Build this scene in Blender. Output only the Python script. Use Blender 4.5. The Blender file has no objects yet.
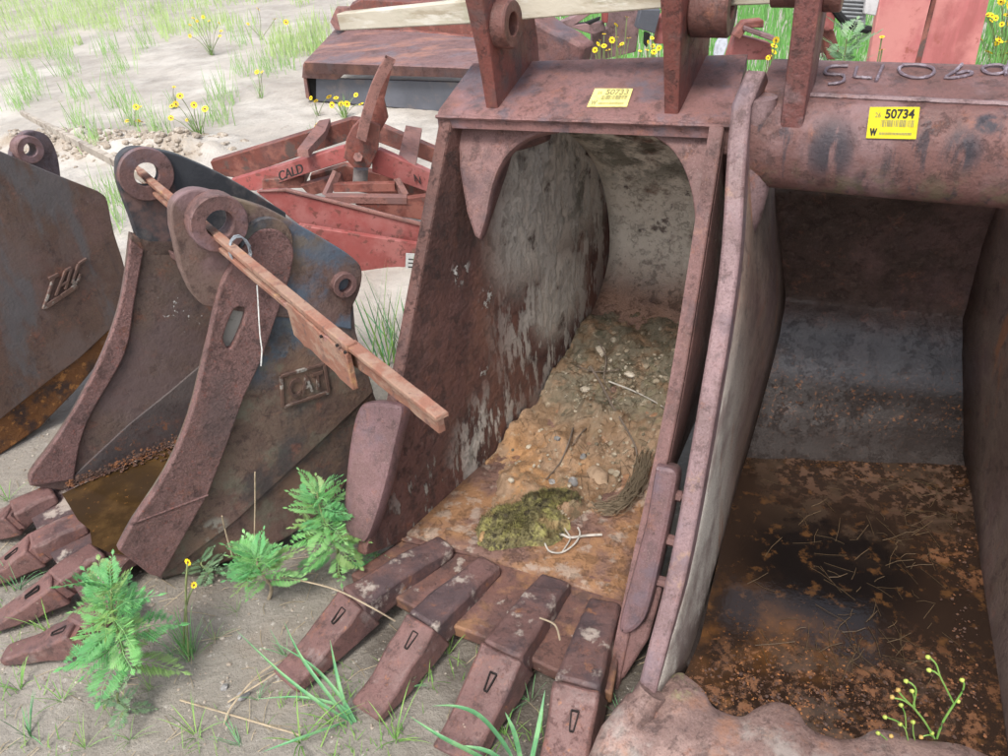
import bpy, bmesh, math, random
from mathutils import Vector as V, Matrix, noise
random.seed(7)
sc = bpy.context.scene
COL = sc.collection
PI = math.pi
# ------------------------------------------------------------------ camera
FP, PITCH, ROLL, CH = 783.0, math.radians(34.5), math.radians(5.0), 1.6
cam = bpy.data.cameras.new('camera'); camo = bpy.data.objects.new('camera', cam); COL.objects.link(camo)
_U = V((0, math.sin(PITCH), math.cos(PITCH))); _X = V((1, 0, 0)); _F = V((0, math.cos(PITCH), -math.sin(PITCH)))
_r = _X*math.cos(ROLL)-_U*math.sin(ROLL); _u = _X*math.sin(ROLL)+_U*math.cos(ROLL)
camo.matrix_world = Matrix(((_r.x, _u.x, -_F.x, 0), (_r.y, _u.y, -_F.y, 0), (_r.z, _u.z, -_F.z, CH), (0, 0, 0, 1)))
cam.sensor_width = 36; cam.lens = FP/1008*36; cam.clip_start = .05; cam.clip_end = 500
sc.camera = camo
# ------------------------------------------------------------------ light
SUN_EL, SUN_AZ = math.radians(60), math.radians(-155)
w = bpy.data.worlds.new('World'); sc.world = w; w.use_nodes = True
nt = w.node_tree; nt.nodes.clear()
sky = nt.nodes.new('ShaderNodeTexSky'); sky.sky_type = 'NISHITA'; sky.sun_disc = False
sky.sun_elevation = SUN_EL; sky.sun_rotation = SUN_AZ; sky.dust_density = 4; sky.air_density = 1.2
hs = nt.nodes.new('ShaderNodeHueSaturation'); hs.inputs['Saturation'].default_value = .55
bg = nt.nodes.new('ShaderNodeBackground'); bg.inputs[1].default_value = .15
wo = nt.nodes.new('ShaderNodeOutputWorld')
nt.links.new(sky.outputs[0], hs.inputs['Color']); nt.links.new(hs.outputs[0], bg.inputs[0]); nt.links.new(bg.outputs[0], wo.inputs[0])
sl = bpy.data.lights.new('sun', 'SUN'); sl.energy = 1.5; sl.angle = math.radians(14); sl.color = (1, .97, .92)
so = bpy.data.objects.new('sun', sl); COL.objects.link(so)
sd = V((math.sin(SUN_AZ)*math.cos(SUN_EL), math.cos(SUN_AZ)*math.cos(SUN_EL), math.sin(SUN_EL)))
so.rotation_euler = sd.to_track_quat('Z', 'Y').to_euler()
sc.view_settings.view_transform = 'Standard'; sc.view_settings.look = 'None'; sc.view_settings.gamma = 1
sc.view_settings.exposure = 0.75

# ------------------------------------------------------------------ pixel -> place helpers (photo is 1008 x 756)
def ray(x, y):
    u = (x-504)/FP; v = (y-378)/FP
    u, v = u*math.cos(ROLL)-v*math.sin(ROLL), u*math.sin(ROLL)+v*math.cos(ROLL)
    return V((u, math.cos(PITCH)-v*math.sin(PITCH), -math.sin(PITCH)-v*math.cos(PITCH)))
CP = V((0, 0, CH))
def atz(x, y, z=0.0):
    r = ray(x, y); return CP+r*((z-CH)/r.z)
def aty(x, y, Y):
    r = ray(x, y); return CP+r*(Y/r.y)
class Plane:
    def __init__(s, p, n): s.p = V(p); s.n = V(n).normalized()
    def hit(s, x, y, off=0.0):
        r = ray(x, y); t = ((s.p+s.n*off)-CP).dot(s.n)/r.dot(s.n); return CP+r*t
    def hits(s, pts, off=0.0): return [s.hit(x, y, off) for x, y in pts]
def ydir(deg): a = math.radians(deg); return V((math.sin(a), math.cos(a), 0))
def xdir(deg): a = math.radians(deg); return V((math.cos(a), -math.sin(a), 0))
def catmull(P, n=6, closed=False):
    out = []; m = len(P)
    rng = m if closed else m-1
    for i in range(rng):
        g = (lambda k: P[k % m]) if closed else (lambda k: P[max(0, min(m-1, k))])
        a, b, c, d = g(i-1), g(i), g(i+1), g(i+2)
        for k in range(n):
            t = k/n
            out.append(.5*((2*b)+(c-a)*t+(2*a-5*b+4*c-d)*t*t+(3*b-a-3*c+d)*t*t*t))
    if not closed: out.append(P[-1].copy())
    return out
def resample(P, n):
    L = [0]
    for i in range(1, len(P)): L.append(L[-1]+(P[i]-P[i-1]).length)
    out = []; j = 0
    for k in range(n):
        d = L[-1]*k/(n-1)
        while j < len(P)-2 and L[j+1] < d: j += 1
        s = (d-L[j])/max(1e-9, L[j+1]-L[j]); out.append(P[j].lerp(P[j+1], min(1, s)))
    return out

# ------------------------------------------------------------------ mesh makers: each returns (verts, faces)
def join(*ms):
    v = []; f = []
    for a, b in ms:
        o = len(v); v += list(a); f += [tuple(i+o for i in q) for q in b]
    return v, f
def prism(poly, vec):
    n = len(poly); v = [p.copy() for p in poly]+[p+vec for p in poly]
    f = [tuple(range(n)), tuple(range(2*n-1, n-1, -1))]+[(i, (i+1) % n, (i+1) % n+n, i+n) for i in range(n)]
    return v, f
def box(c, ax, ay, az):
    v = [c+ax*i+ay*j+az*k for i in (-1, 1) for j in (-1, 1) for k in (-1, 1)]
    return v, [(0, 1, 3, 2), (4, 6, 7, 5), (0, 4, 5, 1), (2, 3, 7, 6), (0, 2, 6, 4), (1, 5, 7, 3)]
def frame(d, up=V((0, 0, 1))):
    d = d.normalized()
    s = d.cross(up)
    if s.length < 1e-3: s = d.cross(V((1, 0, 0)))
    s.normalize(); return d, s, s.cross(d)
def bar(a, b, w, h, up=V((0, 0, 1))):
    d, s, u = frame(b-a, up); return box((a+b)/2, (b-a)/2, s*w/2, u*h/2)
def tube(P, R, seg=8, cap=True):
    if not isinstance(R, (list, tuple)): R = [R]*len(P)
    v = []; f = []
    for i, p in enumerate(P):
        d = (P[min(i+1, len(P)-1)]-P[max(i-1, 0)])
        d, s, u = frame(d if d.length > 1e-9 else V((0, 0, 1)))
        for k in range(seg):
            a = 2*PI*k/seg; v.append(p+(s*math.cos(a)+u*math.sin(a))*R[i])
    for i in range(len(P)-1):
        for k in range(seg):
            f.append((i*seg+k, i*seg+(k+1) % seg, (i+1)*seg+(k+1) % seg, (i+1)*seg+k))
    if cap: f += [tuple(range(seg-1, -1, -1)), tuple(range((len(P)-1)*seg, len(P)*seg))]
    return v, f
def ring(c, ax, ro, ri, ln, seg=28):
    d, s, u = frame(ax); prof = [(ro*.96, -ln/2), (ro, -ln/2+ro*.05), (ro, ln/2-ro*.08), (ro*.93, ln/2), (ri*1.06, ln/2), (ri, ln/2-ri*.08), (ri, -ln/2)]
    v = []; f = []; m = len(prof)
    for k in range(seg):
        a = 2*PI*k/seg; e = s*math.cos(a)+u*math.sin(a)
        for r, z in prof: v.append(c+e*r+d*z)
    for k in range(seg):
        for j in range(m):
            f.append((k*m+j, ((k+1) % seg)*m+j, ((k+1) % seg)*m+(j+1) % m, k*m+(j+1) % m))
    return v, f
def grid(rows):
    n = len(rows[0]); v = [p for r in rows for p in r]; f = []
    for i in range(len(rows)-1):
        for j in range(n-1): f.append((i*n+j, i*n+j+1, (i+1)*n+j+1, (i+1)*n+j))
    return v, f
def loft(A, B, m=4):
    return grid([[a.lerp(b, j/m) for j in range(m+1)] for a, b in zip(A, B)])
def circ(pl, x, y, r, n=20, off=0):
    c = pl.hit(x, y, off); _, s, u = frame(pl.n)
    return [c+(s*math.cos(2*PI*k/n)+u*math.sin(2*PI*k/n))*r for k in range(n)]
def _curve_mesh(cu):
    o = bpy.data.objects.new('tmp', cu); COL.objects.link(o)
    dg = bpy.context.evaluated_depsgraph_get(); dg.update()
    me = bpy.data.meshes.new_from_object(o.evaluated_get(dg))
    v = [x.co.copy() for x in me.vertices]; f = [tuple(p.vertices) for p in me.polygons]
    bpy.data.objects.remove(o); bpy.data.meshes.remove(me); bpy.data.curves.remove(cu)
    return v, f
def plate(outline, n, t, holes=(), bev=.004):
    """flat plate: outline lies on its front face (side n), body extends t behind it"""
    n, s, u = frame(n); o = outline[0]
    cu = bpy.data.curves.new('tmp', 'CURVE'); cu.dimensions = '2D'; cu.fill_mode = 'BOTH'
    for L in [outline]+list(holes):
        sp = cu.splines.new('POLY'); sp.points.add(len(L)-1); sp.use_cyclic_u = True
        for k, p in enumerate(L): sp.points[k].co = ((p-o).dot(s), (p-o).dot(u), 0, 1)
    cu.extrude = t/2-bev; cu.bevel_depth = bev; cu.bevel_resolution = 1; cu.offset = -bev
    v, f = _curve_mesh(cu)
    # 2D frame normal s x u = ?
    nn = s.cross(u); sg = 1 if nn.dot(n) > 0 else -1
    return [o-n*t/2+s*p.x+u*p.y+nn*p.z for p in v], f
def text(s, o, ud, vd, size, ext, off=0.0, shear=0, fit=None):
    cu = bpy.data.curves.new('tmp', 'FONT'); cu.body = s; cu.size = size; cu.extrude = ext; cu.offset = off; cu.shear = shear
    v, f = _curve_mesh(cu); nn = ud.cross(vd).normalized()
    if fit:
        mx = max(p.x for p in v); v = [V((p.x*fit/mx, p.y, p.z)) for p in v]
    return [o+ud*p.x+vd*p.y+nn*p.z for p in v], f

# ------------------------------------------------------------------ materials
def layered(name, base, layers=(), rough=.7, metal=0.0, bump=.4, bs=90, bd=.003, rvar=.15, spec=.4, extra_bump=None):
    m = bpy.data.materials.new(name); m.use_nodes = True; t = m.node_tree; N = t.nodes; L = t.links
    b = N['Principled BSDF']; g = N.new('ShaderNodeNewGeometry'); pos = g.outputs['Position']
    def nz(s, d=6, st=None, seed=0, rg=.6, dist=0):
        mp = N.new('ShaderNodeMapping'); L.new(pos, mp.inputs[0]); mp.inputs['Location'].default_value = (seed*3.1, seed*1.7, seed*2.3)
        if st: mp.inputs['Scale'].default_value = st
        n = N.new('ShaderNodeTexNoise'); n.inputs['Scale'].default_value = s; n.inputs['Detail'].default_value = d
        n.inputs['Roughness'].default_value = rg; n.inputs['Distortion'].default_value = dist
        L.new(mp.outputs[0], n.inputs[0]); return n.outputs['Fac']
    def mr(x, a, c, lo=0.0, hi=1.0, smooth=True):
        r = N.new('ShaderNodeMapRange'); r.interpolation_type = 'SMOOTHSTEP' if smooth else 'LINEAR'
        L.new(x, r.inputs[0]); r.inputs[1].default_value = a; r.inputs[2].default_value = c; r.inputs[3].default_value = lo; r.inputs[4].default_value = hi
        return r.outputs[0]
    def ma(op, x, y):
        q = N.new('ShaderNodeMath'); q.operation = op
        for i, z in enumerate((x, y)):
            if isinstance(z, (int, float)): q.inputs[i].default_value = z
            else: L.new(z, q.inputs[i])
        return q.outputs[0]
    def mix(f, a, c):
        q = N.new('ShaderNodeMix'); q.data_type = 'RGBA'; L.new(f, q.inputs[0])
        for i, z in ((6, a), (7, c)):
            if isinstance(z, tuple): q.inputs[i].default_value = (*z, 1)
            else: L.new(z, q.inputs[i])
        return q.outputs[2]
    if any(l is speck or l is specl for l in layers): layers = AGE+list(layers); bump *= 1.25; base = (base[0]*.90, base[1]*.78, base[2]*.70)
    var = mr(nz(2.3, 5, seed=9), .3, .7); cur = mix(var, tuple(c*.82 for c in base), tuple(min(1, c*1.18) for c in base))
    rr = mr(nz(14, 5, seed=4), .3, .7, rough-rvar, min(1, rough+rvar))
    bh = ma('ADD', ma('MULTIPLY', nz(bs, 5, seed=2, rg=.7), 1.0), ma('MULTIPLY', nz(bs*.17, 4, seed=5), 1.6))
    for i, ly in enumerate(layers):
        f = mr(nz(ly.get('s', 8), ly.get('d', 7), ly.get('st'), ly.get('seed', i+1), ly.get('rg', .65), ly.get('dist', 0)), ly.get('lo', .5), ly.get('hi', .6), 0, ly.get('a', 1.0))
        if 'at' in ly:
            msk = None
            for c, r in ly['at']:
                d = N.new('ShaderNodeVectorMath'); d.operation = 'DISTANCE'; L.new(pos, d.inputs[0]); d.inputs[1].default_value = tuple(c)
                q = mr(d.outputs['Value'], r, r*ly.get('soft', .5)); msk = q if msk is None else ma('MAXIMUM', msk, q)
            f = ma('MULTIPLY', f, msk)
        if 'zr' in ly:
            sp = N.new('ShaderNodeSeparateXYZ'); L.new(pos, sp.inputs[0]); f = ma('MULTIPLY', f, mr(sp.outputs['Z'], *ly['zr']))
        cur = mix(f, cur, ly['c'])
        if 'r' in ly: 
            q = N.new('ShaderNodeMix'); L.new(f, q.inputs[0]); L.new(rr, q.inputs[2]); q.inputs[3].default_value = ly['r']; rr = q.outputs[0]
        if 'b' in ly: bh = ma('ADD', bh, ma('MULTIPLY', f, ly['b']))
    L.new(cur, b.inputs['Base Color']); L.new(rr, b.inputs['Roughness']); b.inputs['Metallic'].default_value = metal
    b.inputs['Specular IOR Level'].default_value = spec
    bn = N.new('ShaderNodeBump'); bn.inputs['Strength'].default_value = bump; bn.inputs['Distance'].default_value = bd
    L.new(bh, bn.inputs['Height']); L.new(bn.outputs[0], b.inputs['Normal'])
    return m
def flat(name, c, rough=.6, var=.15, trans=0):
    m = layered(name, c, [dict(c=tuple(x*(1-var*2) for x in c), s=40, lo=.45, hi=.65)], rough, bump=.1)
    return m
PUR = (.150, .088, .088); DRK = (.045, .030, .030); ORG = (.30, .115, .045); PAL = (.30, .27, .235); PNK = (.25, .15, .155)
speck = dict(c=(.085, .045, .040), s=230, d=6, lo=.48, hi=.66, a=.6, rg=.75)
AGE = [dict(c=(.105, .060, .052), s=6.5, d=12, rg=.78, lo=.47, hi=.60, a=.5, seed=21), dict(c=(.045, .028, .026), s=24, d=10, rg=.8, lo=.52, hi=.62, a=.6, seed=22, b=-.5),
    dict(c=(.26, .105, .065), s=15, d=11, rg=.8, lo=.55, hi=.66, a=.6, seed=23), dict(c=(.36, .29, .26), s=40, d=9, rg=.8, lo=.62, hi=.70, a=.5, seed=24, b=.5), dict(c=(.235, .135, .13), s=3.2, d=10, rg=.7, lo=.50, hi=.68, a=.35, seed=25),
    dict(c=(.07, .05, .05), s=26, st=(1, 1, .12), d=6, lo=.56, hi=.68, a=.4, seed=26)]
specl = dict(c=(.33, .22, .21), s=300, d=5, lo=.56, hi=.66, a=.6, rg=.75)

# ------------------------------------------------------------------ objects
class Thing:
    def __init__(s, name, label, cat, base, group=None):
        s.o = bpy.data.objects.new(name, None); COL.objects.link(s.o); s.b = V(base); s.o.location = s.b
        s.o['label'] = label; s.o['category'] = cat; s.o.empty_display_size = .05
        if group: s.o['group'] = group
    def add(s, name, mesh, mat, parent=None, smooth=35, bevel=0, sol=None, label=None, sub=0, kind=None):
        o = mkobj(name, mesh, mat, s.b, smooth, bevel, sol, sub); o.location = (0, 0, 0); o.parent = parent or s.o
        if label: o['label'] = label
        if kind: o['kind'] = kind
        return o
def mkobj(name, mesh, mat, base=V((0, 0, 0)), smooth=35, bevel=0, sol=None, sub=0):
    v, f = mesh; me = bpy.data.meshes.new(name); base = V(base)
    me.from_pydata([tuple(V(p)-base) for p in v], [], f)
    bm = bmesh.new(); bm.from_mesh(me)
    if sol is None and bevel >= 0: bmesh.ops.recalc_face_normals(bm, faces=bm.faces)
    bm.to_mesh(me); bm.free(); me.materials.append(mat)
    if smooth:
        me.polygons.foreach_set('use_smooth', [True]*len(me.polygons)); me.set_sharp_from_angle(angle=math.radians(smooth))
    o = bpy.data.objects.new(name, me); COL.objects.link(o); o.location = base
    if sol: q = o.modifiers.new('thickness', 'SOLIDIFY'); q.thickness = sol[0]; q.offset = sol[1]
    if sub: q = o.modifiers.new('sub', 'SUBSURF'); q.levels = q.render_levels = sub
    if bevel > 0: q = o.modifiers.new('bevel', 'BEVEL'); q.width = bevel; q.segments = 2; q.limit_method = 'ANGLE'; q.angle_limit = math.radians(40)
    return o
def single(name, mesh, mat, label, cat, base=None, group=None, kind=None, **k):
    if base is None:
        xs = [V(p) for p in mesh[0]]; c = sum(xs, V())/len(xs); base = V((c.x, c.y, min(p.z for p in xs)))
    o = mkobj(name, mesh, mat, base, **k)
    if label: o['label'] = label
    if cat: o['category'] = cat
    if group: o['group'] = group
    if kind: o['kind'] = kind
    return o

# ================================================================== ground
FOOT = [((.05, 1.75), .55, .10), ((.45, 2.2), .5, .08), ((.75, 1.7), .75, .16), ((1.1, 1.2), .7, .16), ((-.72, 1.78), .36, .13), ((-.5, 1.95), .34, .13), ((-.62, 2.15), .3, .08), ((-1.0, 1.85), .33, .10), ((-1.75, 2.75), .5, .1)]
def gz(x, y):
    h = .016*noise.noise(V((x*2.2, y*2.2, 3)))+.008*noise.noise(V((x*7, y*7, 1)))+.004*noise.noise(V((x*20, y*20, 5)))
    for (cx, cy), r, dpt in FOOT:
        d = math.hypot(x-cx, y-cy)/r
        if d < 1: h -= dpt*(1-d*d)**1.2*.9
    # low spoil ridge left by a wheel, far left
    for (ax, ay, bx, by) in ((-3.4, 5.9, -1.9, 5.35), (-2.3, 3.15, -1.75, 3.0)):
        t = max(0, min(1, ((x-ax)*(bx-ax)+(y-ay)*(by-ay))/((bx-ax)**2+(by-ay)**2)))
        d = math.hypot(x-ax-t*(bx-ax), y-ay-t*(by-ay))
        if d < .4: h += (.15*(1-d/.4)**1.5)*(.6+.8*noise.noise(V((x*6, y*6, 9)))) + .02*noise.noise(V((x*25, y*25, 2)))*(1-d/.4)
    h += .006*abs(noise.noise(V((x*14, y*14, 8))))+.003*noise.noise(V((x*45, y*45, 2)))
    return h
def ground():
    def axis(lo, hi, fine0, fine1, df, dc):
        out = []; x = lo
        while x < hi:
            out.append(x); x += df if fine0 <= x < fine1 else dc*max(1, min(abs(x-fine0), abs(x-fine1))*.6)
        out.append(hi); return out
    xs = axis(-60, 60, -3.6, 3, .035, .14); ys = axis(-8, 90, .3, 7, .035, .14)
    return grid([[V((x, y, gz(x, y))) for x in xs] for y in ys])
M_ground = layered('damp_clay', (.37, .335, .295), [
    dict(c=(.205, .185, .155), s=1.1, lo=.2, hi=.5, a=.9, at=[((-.4, 1.0, 0), 2.2), ((.3, 1.0, 0), 1.6)], soft=.5, r=.6),
    dict(c=(.23, .19, .15), s=3.5, lo=.5, hi=.66, a=.6, at=[((-.5, .9, 0), 2.4)], soft=.5),
    dict(c=(.075, .062, .05), s=2.5, d=8, lo=.2, hi=.42, a=.85, at=[(atz(590, 735), .26), (atz(545, 700), .2), (atz(625, 650), .3), (atz(480, 680), .14), (atz(400, 650), .12)], soft=.4, r=.5),  # shadow under the lip and between centre teeth, painted into the ground colour
    dict(c=(.33, .26, .19), s=5, d=9, lo=.40, hi=.55, a=.8, at=[((-2.6, 5.62, 0), .5), ((-3.2, 5.8, 0), .45), ((-2.05, 5.4, 0), .4)], soft=.5),
    dict(c=(.57, .535, .485), s=1.4, lo=.44, hi=.66, a=.75, at=[((-2, 6.5, 0), 5.5)], soft=.55),
    dict(c=(.66, .64, .62), s=2.1, lo=.52, hi=.64, a=.8, at=[((-1.35, 2.15, 0), .6)], soft=.6, r=.3),
    dict(c=(.20, .155, .115), s=9, lo=.58, hi=.74, a=.5),
    dict(c=(.30, .27, .13), s=60, d=3, lo=.64, hi=.74, a=.35),
    dict(c=(.5, .47, .42), s=45, d=3, lo=.64, hi=.72, a=.6)], rough=.75, bump=.9, bs=35, bd=.012)
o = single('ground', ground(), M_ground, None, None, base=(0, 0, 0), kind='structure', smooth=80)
def on(x, y): 
    p = atz(x, y, 0)
    for _ in range(3): p = atz(x, y, gz(p.x, p.y))
    return p

# ================================================================== teeth of buckets (shared builder)
M_tooth = layered('worn_tooth_steel', (.195, .118, .118), [speck, dict(c=(.30, .235, .215), s=11, lo=.56, hi=.72, a=.7), dict(c=(.07, .045, .048), s=6, lo=.54, hi=.68, a=.7), dict(c=(.33, .13, .05), s=45, lo=.62, hi=.7, a=.6), dict(c=(.42, .33, .26), s=28, lo=.66, hi=.72, a=.7)], rough=.55, bump=.5)
M_slot = layered('pin_slot_dark', (.02, .014, .013), [], rough=.9)
M_adapter = layered('adapter_steel', (.165, .105, .105), [speck, dict(c=(.06, .045, .05), s=5, d=9, lo=.47, hi=.62, a=.75), dict(c=(.42, .36, .31), s=12, d=10, lo=.55, hi=.64, a=.8, b=.5), dict(c=(.30, .13, .06), s=18, lo=.6, hi=.7, a=.7)], rough=.6, bump=.6)
def wedge(a, b, wa, wb, ha, hb, up=V((0, 0, 1)), crown=.0, spread=1.18, rows=12, prof=None):
    """a solid whose top face centre line runs a -> b; widths/heights at both ends; sides flare downwards"""
    d, s, u = frame(b-a, up); v = []; f = []
    for i in range(rows+1):
        t = i/rows; c = a.lerp(b, t)+u*(prof(t) if prof else 0); w_ = wa+(wb-wa)*t; h = ha+(hb-ha)*t
        v += [c-s*w_/2, c-s*w_/5+u*crown, c+s*w_/5+u*crown, c+s*w_/2, c+s*w_/2*spread-u*h, c-s*w_/2*spread-u*h]
    for i in range(rows):
        for k in range(6): f.append((i*6+k, i*6+(k+1) % 6, (i+1)*6+(k+1) % 6, (i+1)*6+k))
    sd_ = a.x*37+a.y*19; v = [p+V((noise.noise(p*16+V((sd_, 0, 0))), noise.noise(p*16+V((0, sd_, 0))), noise.noise(p*22+V((0, 0, sd_)))))*min(.007, wa*.06) for p in v]
    f += [(5, 4, 3, 2, 1, 0), tuple(range(rows*6, rows*6+6))]
    return v, f
def tooth_set(T, back, joint, tip, wj, wt, wb, hj, mt, ma_, slot=.35, arch=.005, ht=.02):
    d = (tip-joint).normalized()
    ad = T.add('adapter', wedge(back, joint-d*.004, wb, wj*.94, .03, hj*.95, prof=lambda t: arch*math.sin(PI*min(1, t*1.1))), ma_, bevel=.008, smooth=50)
    T.add('adapter_nose', wedge(joint-d*.02-V((0, 0, .012)), joint+d*.02-V((0, 0, .012)), wj*.8, wj*.8, hj*.7, hj*.6), ma_)
    th = T.add('tooth', wedge(joint+d*.002, tip, wj, wt, hj, ht, crown=.002, prof=lambda t: -.006*math.sin(PI*t)), mt, bevel=.006, smooth=50)
    # pin slot : a thin raised keeper outline
    dd, s, u = frame(tip-joint); c = joint.lerp(tip, slot)+u*.0005-s*wj*.06-u*.004*1
    Lh, a1, a2 = .020, .004, .008
    q = [c-dd*Lh-s*a2, c-dd*Lh+s*a2, c+dd*Lh+s*a1, c+dd*Lh-s*a1]
    q = [p+u*.0035 for p in q]
    loop = [p-u*.001 for p in q+[q[0]]]
    T.add('retaining_pin', join(*[bar(loop[i], loop[i+1], .0025, .006) for i in range(4)]), M_slot, parent=th)
    return th

# ================================================================== CENTRE BUCKET
W = xdir(28); D = ydir(28)
Lc = atz(372, 548, .12)
PL = Plane(Lc, xdir(37))
rimL = catmull(PL.hits([(366, 556), (385, 460), (402, 374), (425, 255), (451, 118)]), 5)
JL = catmull(PL.hits([(408, 541), (455, 497), (505, 450), (545, 400), (575, 350), (600, 300), (612, 250), (609, 195), (594, 150), (560, 112)]), 5)
LT = rimL[-1]; O2 = Plane(Lc, (LT-Lc).cross(W))
if O2.n.y > 0: O2.n = -O2.n
rimR = catmull(O2.hits([(612, 692), (640, 560), (662, 462), (680, 370), (700, 245), (718, 128)]), 5)
M_c_in = layered('centre_bucket_inner', (.165, .092, .085), [
    speck, dict(c=(.25, .125, .09), s=3.5, lo=.48, hi=.68, a=.7, st=(1, 1, .5)), dict(c=(.05, .033, .032), s=2.6, lo=.52, hi=.7, a=.6),
    dict(c=(.80, .75, .66), s=8, lo=.34, hi=.46, at=[(PL.hit(560, 160), .46), (PL.hit(540, 210), .32), (PL.hit(560, 290), .22)], soft=.35, a=.92, b=1.2, d=9, rg=.7),
    dict(c=(.66, .63, .57), s=22, st=(1, 1, .35), lo=.47, hi=.54, at=[(PL.hit(570, 200), .5), (PL.hit(555, 300), .42), (PL.hit(490, 440), .25)], soft=.3, a=.85, b=.8, d=8),
    dict(c=(.10, .10, .075), s=12, lo=.50, hi=.62, a=.75, at=[(PL.hit(600, 140), .4)], soft=.4),
    dict(c=(.36, .34, .30), s=30, st=(1, 1, .3), lo=.57, hi=.61, at=[(PL.hit(430, 500), .25), (PL.hit(470, 470), .2)], soft=.2, a=.9, b=.8),
    dict(c=(.62, .60, .56), s=26, lo=.53, hi=.56, at=[(PL.hit(461, 272), .05), (PL.hit(489, 300), .06), (PL.hit(484, 370), .03)], soft=.3, b=1.0)], rough=.72, bump=.8, bs=70, bd=.006)
M_c_wrap = layered('centre_wrapper_inner', (.33, .24, .20), [
    speck, dict(c=(.80, .74, .64), s=6, lo=.34, hi=.46, zr=(.25, .45), a=.95, d=9, b=.8), dict(c=(.085, .05, .045), s=14, lo=.58, hi=.66, zr=(.2, .5), a=.8, d=9),
    dict(c=(.12, .12, .09), s=9, lo=.45, hi=.6, zr=(.6, .78), a=.8, b=.8), dict(c=(.32, .18, .12), s=4, lo=.5, hi=.7, zr=(.5, .2), a=.6), dict(c=(.17, .095, .075), s=5, lo=.1, hi=.3, zr=(.12, .06), a=.9), dict(c=(.32, .17, .08), s=7, d=9, lo=.42, hi=.6, zr=(.12, .06), a=.85), dict(c=(.40, .33, .27), s=16, d=9, lo=.52, hi=.62, zr=(.12, .06), a=.6)], rough=.8, bump=.8, bs=60, bd=.006)
M_c_edge = layered('centre_bucket_edge', (.215, .135, .140), [speck, specl, dict(c=(.075, .05, .055), s=7, lo=.55, hi=.7, a=.7), dict(c=(.28, .15, .11), s=20, lo=.58, hi=.68, a=.5)], rough=.6, bump=.5)
M_c_top = layered('centre_top_plate', (.215, .125, .128), [speck, dict(c=(.11, .095, .115), s=7, lo=.50, hi=.64, a=.75, st=(1, 1, 1)), dict(c=(.28, .15, .15), s=5, lo=.52, hi=.7, a=.7), dict(c=(.08, .06, .065), s=10, lo=.55, hi=.68, a=.8, at=[(LT+V((.12, 0, .02)), .35), (LT+W*.5, .3)], soft=.4)], rough=.62, bump=.6)
M_c_ear = layered('ear_red_paint', (.20, .075, .068), [speck, dict(c=(.11, .08, .08), s=9, lo=.55, hi=.68, a=.7), dict(c=(.28, .2, .18), s=30, lo=.66, hi=.72, a=.6)], rough=.6, bump=.8, bs=50)
T = Thing('excavator_bucket', 'rusty four-toothed digger bucket in the middle, dirt heaped inside, 50733 sticker on top', 'bucket', (Lc.x+.3, Lc.y+.2, 0))
T.add('side_plate', plate(rimL+JL[::-1], PL.n, .035, bev=.007), M_c_in, label='left side plate, pale cement residue on its inner face')
wF, wB = .62, .47
WR = [wF+(wB-wF)*min(1, i/14) for i in range(len(JL))]
JR = [p+W*WR[i] for i, p in enumerate(JL)]
T.add('wrapper', loft(JL, JR, 8), M_c_wrap, sol=(.03, 1), smooth=60)
n_ = 24; ra = resample(rimR, n_); rb = resample(JR, n_)
T.add('side_plate', loft(ra, rb, 4), M_c_edge, sol=(.032, 0), smooth=60, bevel=.005)
# rim bar along right front edge
rr_ = resample(rimR, 14)
T.add('rim_bar', join(grid([[p-W*.016-O2.n*.006+O2.n*.014, p+W*.014+O2.n*.014, p+W*.014-O2.n*.03, p-W*.016-O2.n*.03, p-W*.016+O2.n*.008] for p in rr_])), M_c_edge, bevel=.005)
# top plate
LTt = PL.hit(449, 117)-PL.n*.035; RTt = O2.hit(731, 125)
BL = aty(474, 62, LT.y+.22); BR = aty(748, 53, RTt.y+.23)
th = V((0, 0, -.028))
rowsT = []
for i in range(9):
    s_ = i/8; a = LTt.lerp(RTt, s_); b = BL.lerp(BR, s_)
    rowsT.append([a+th-V((0, 0, .0)), a, a.lerp(b, .06)+V((0, 0, .006)), a.lerp(b, .5)+V((0, 0, .003)), b, b+th, a.lerp(b, .3)+th*1.6])
T.add('top_plate', grid(rowsT), M_c_top, smooth=30, bevel=.006)
# end caps under top plate
for a, b in ((LTt, BL), (RTt, BR)):
    T.add('end_plate', prism([a+V((0, 0, -.005)), b+V((0, 0, -.005)), b+V((0, 0, -.2)), a.lerp(b, .4)+V((0, 0, -.2)), a+V((0, 0, -.06))], W*.02 if a is LTt else -W*.02), M_c_edge, bevel=.003)
T.add('weld_bead', tube([LTt.lerp(RTt, k/40)+O2.n*.006+V((0, 0, -.004+.0012*noise.noise(V((k*.8, 0, 0))))) for k in range(41)], [.0045+.001*math.sin(k*1.7) for k in range(41)], 6), M_c_top)
T.add('back_plate', loft([JL[-1]+V((0, 0, .06)), BL+V((0, 0, -.06)), BL+th], [JR[-1]+V((0, 0, .06)), BR+V((0, 0, -.06)), BR+th], 3), M_c_edge, sol=(.02, 0))
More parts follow.
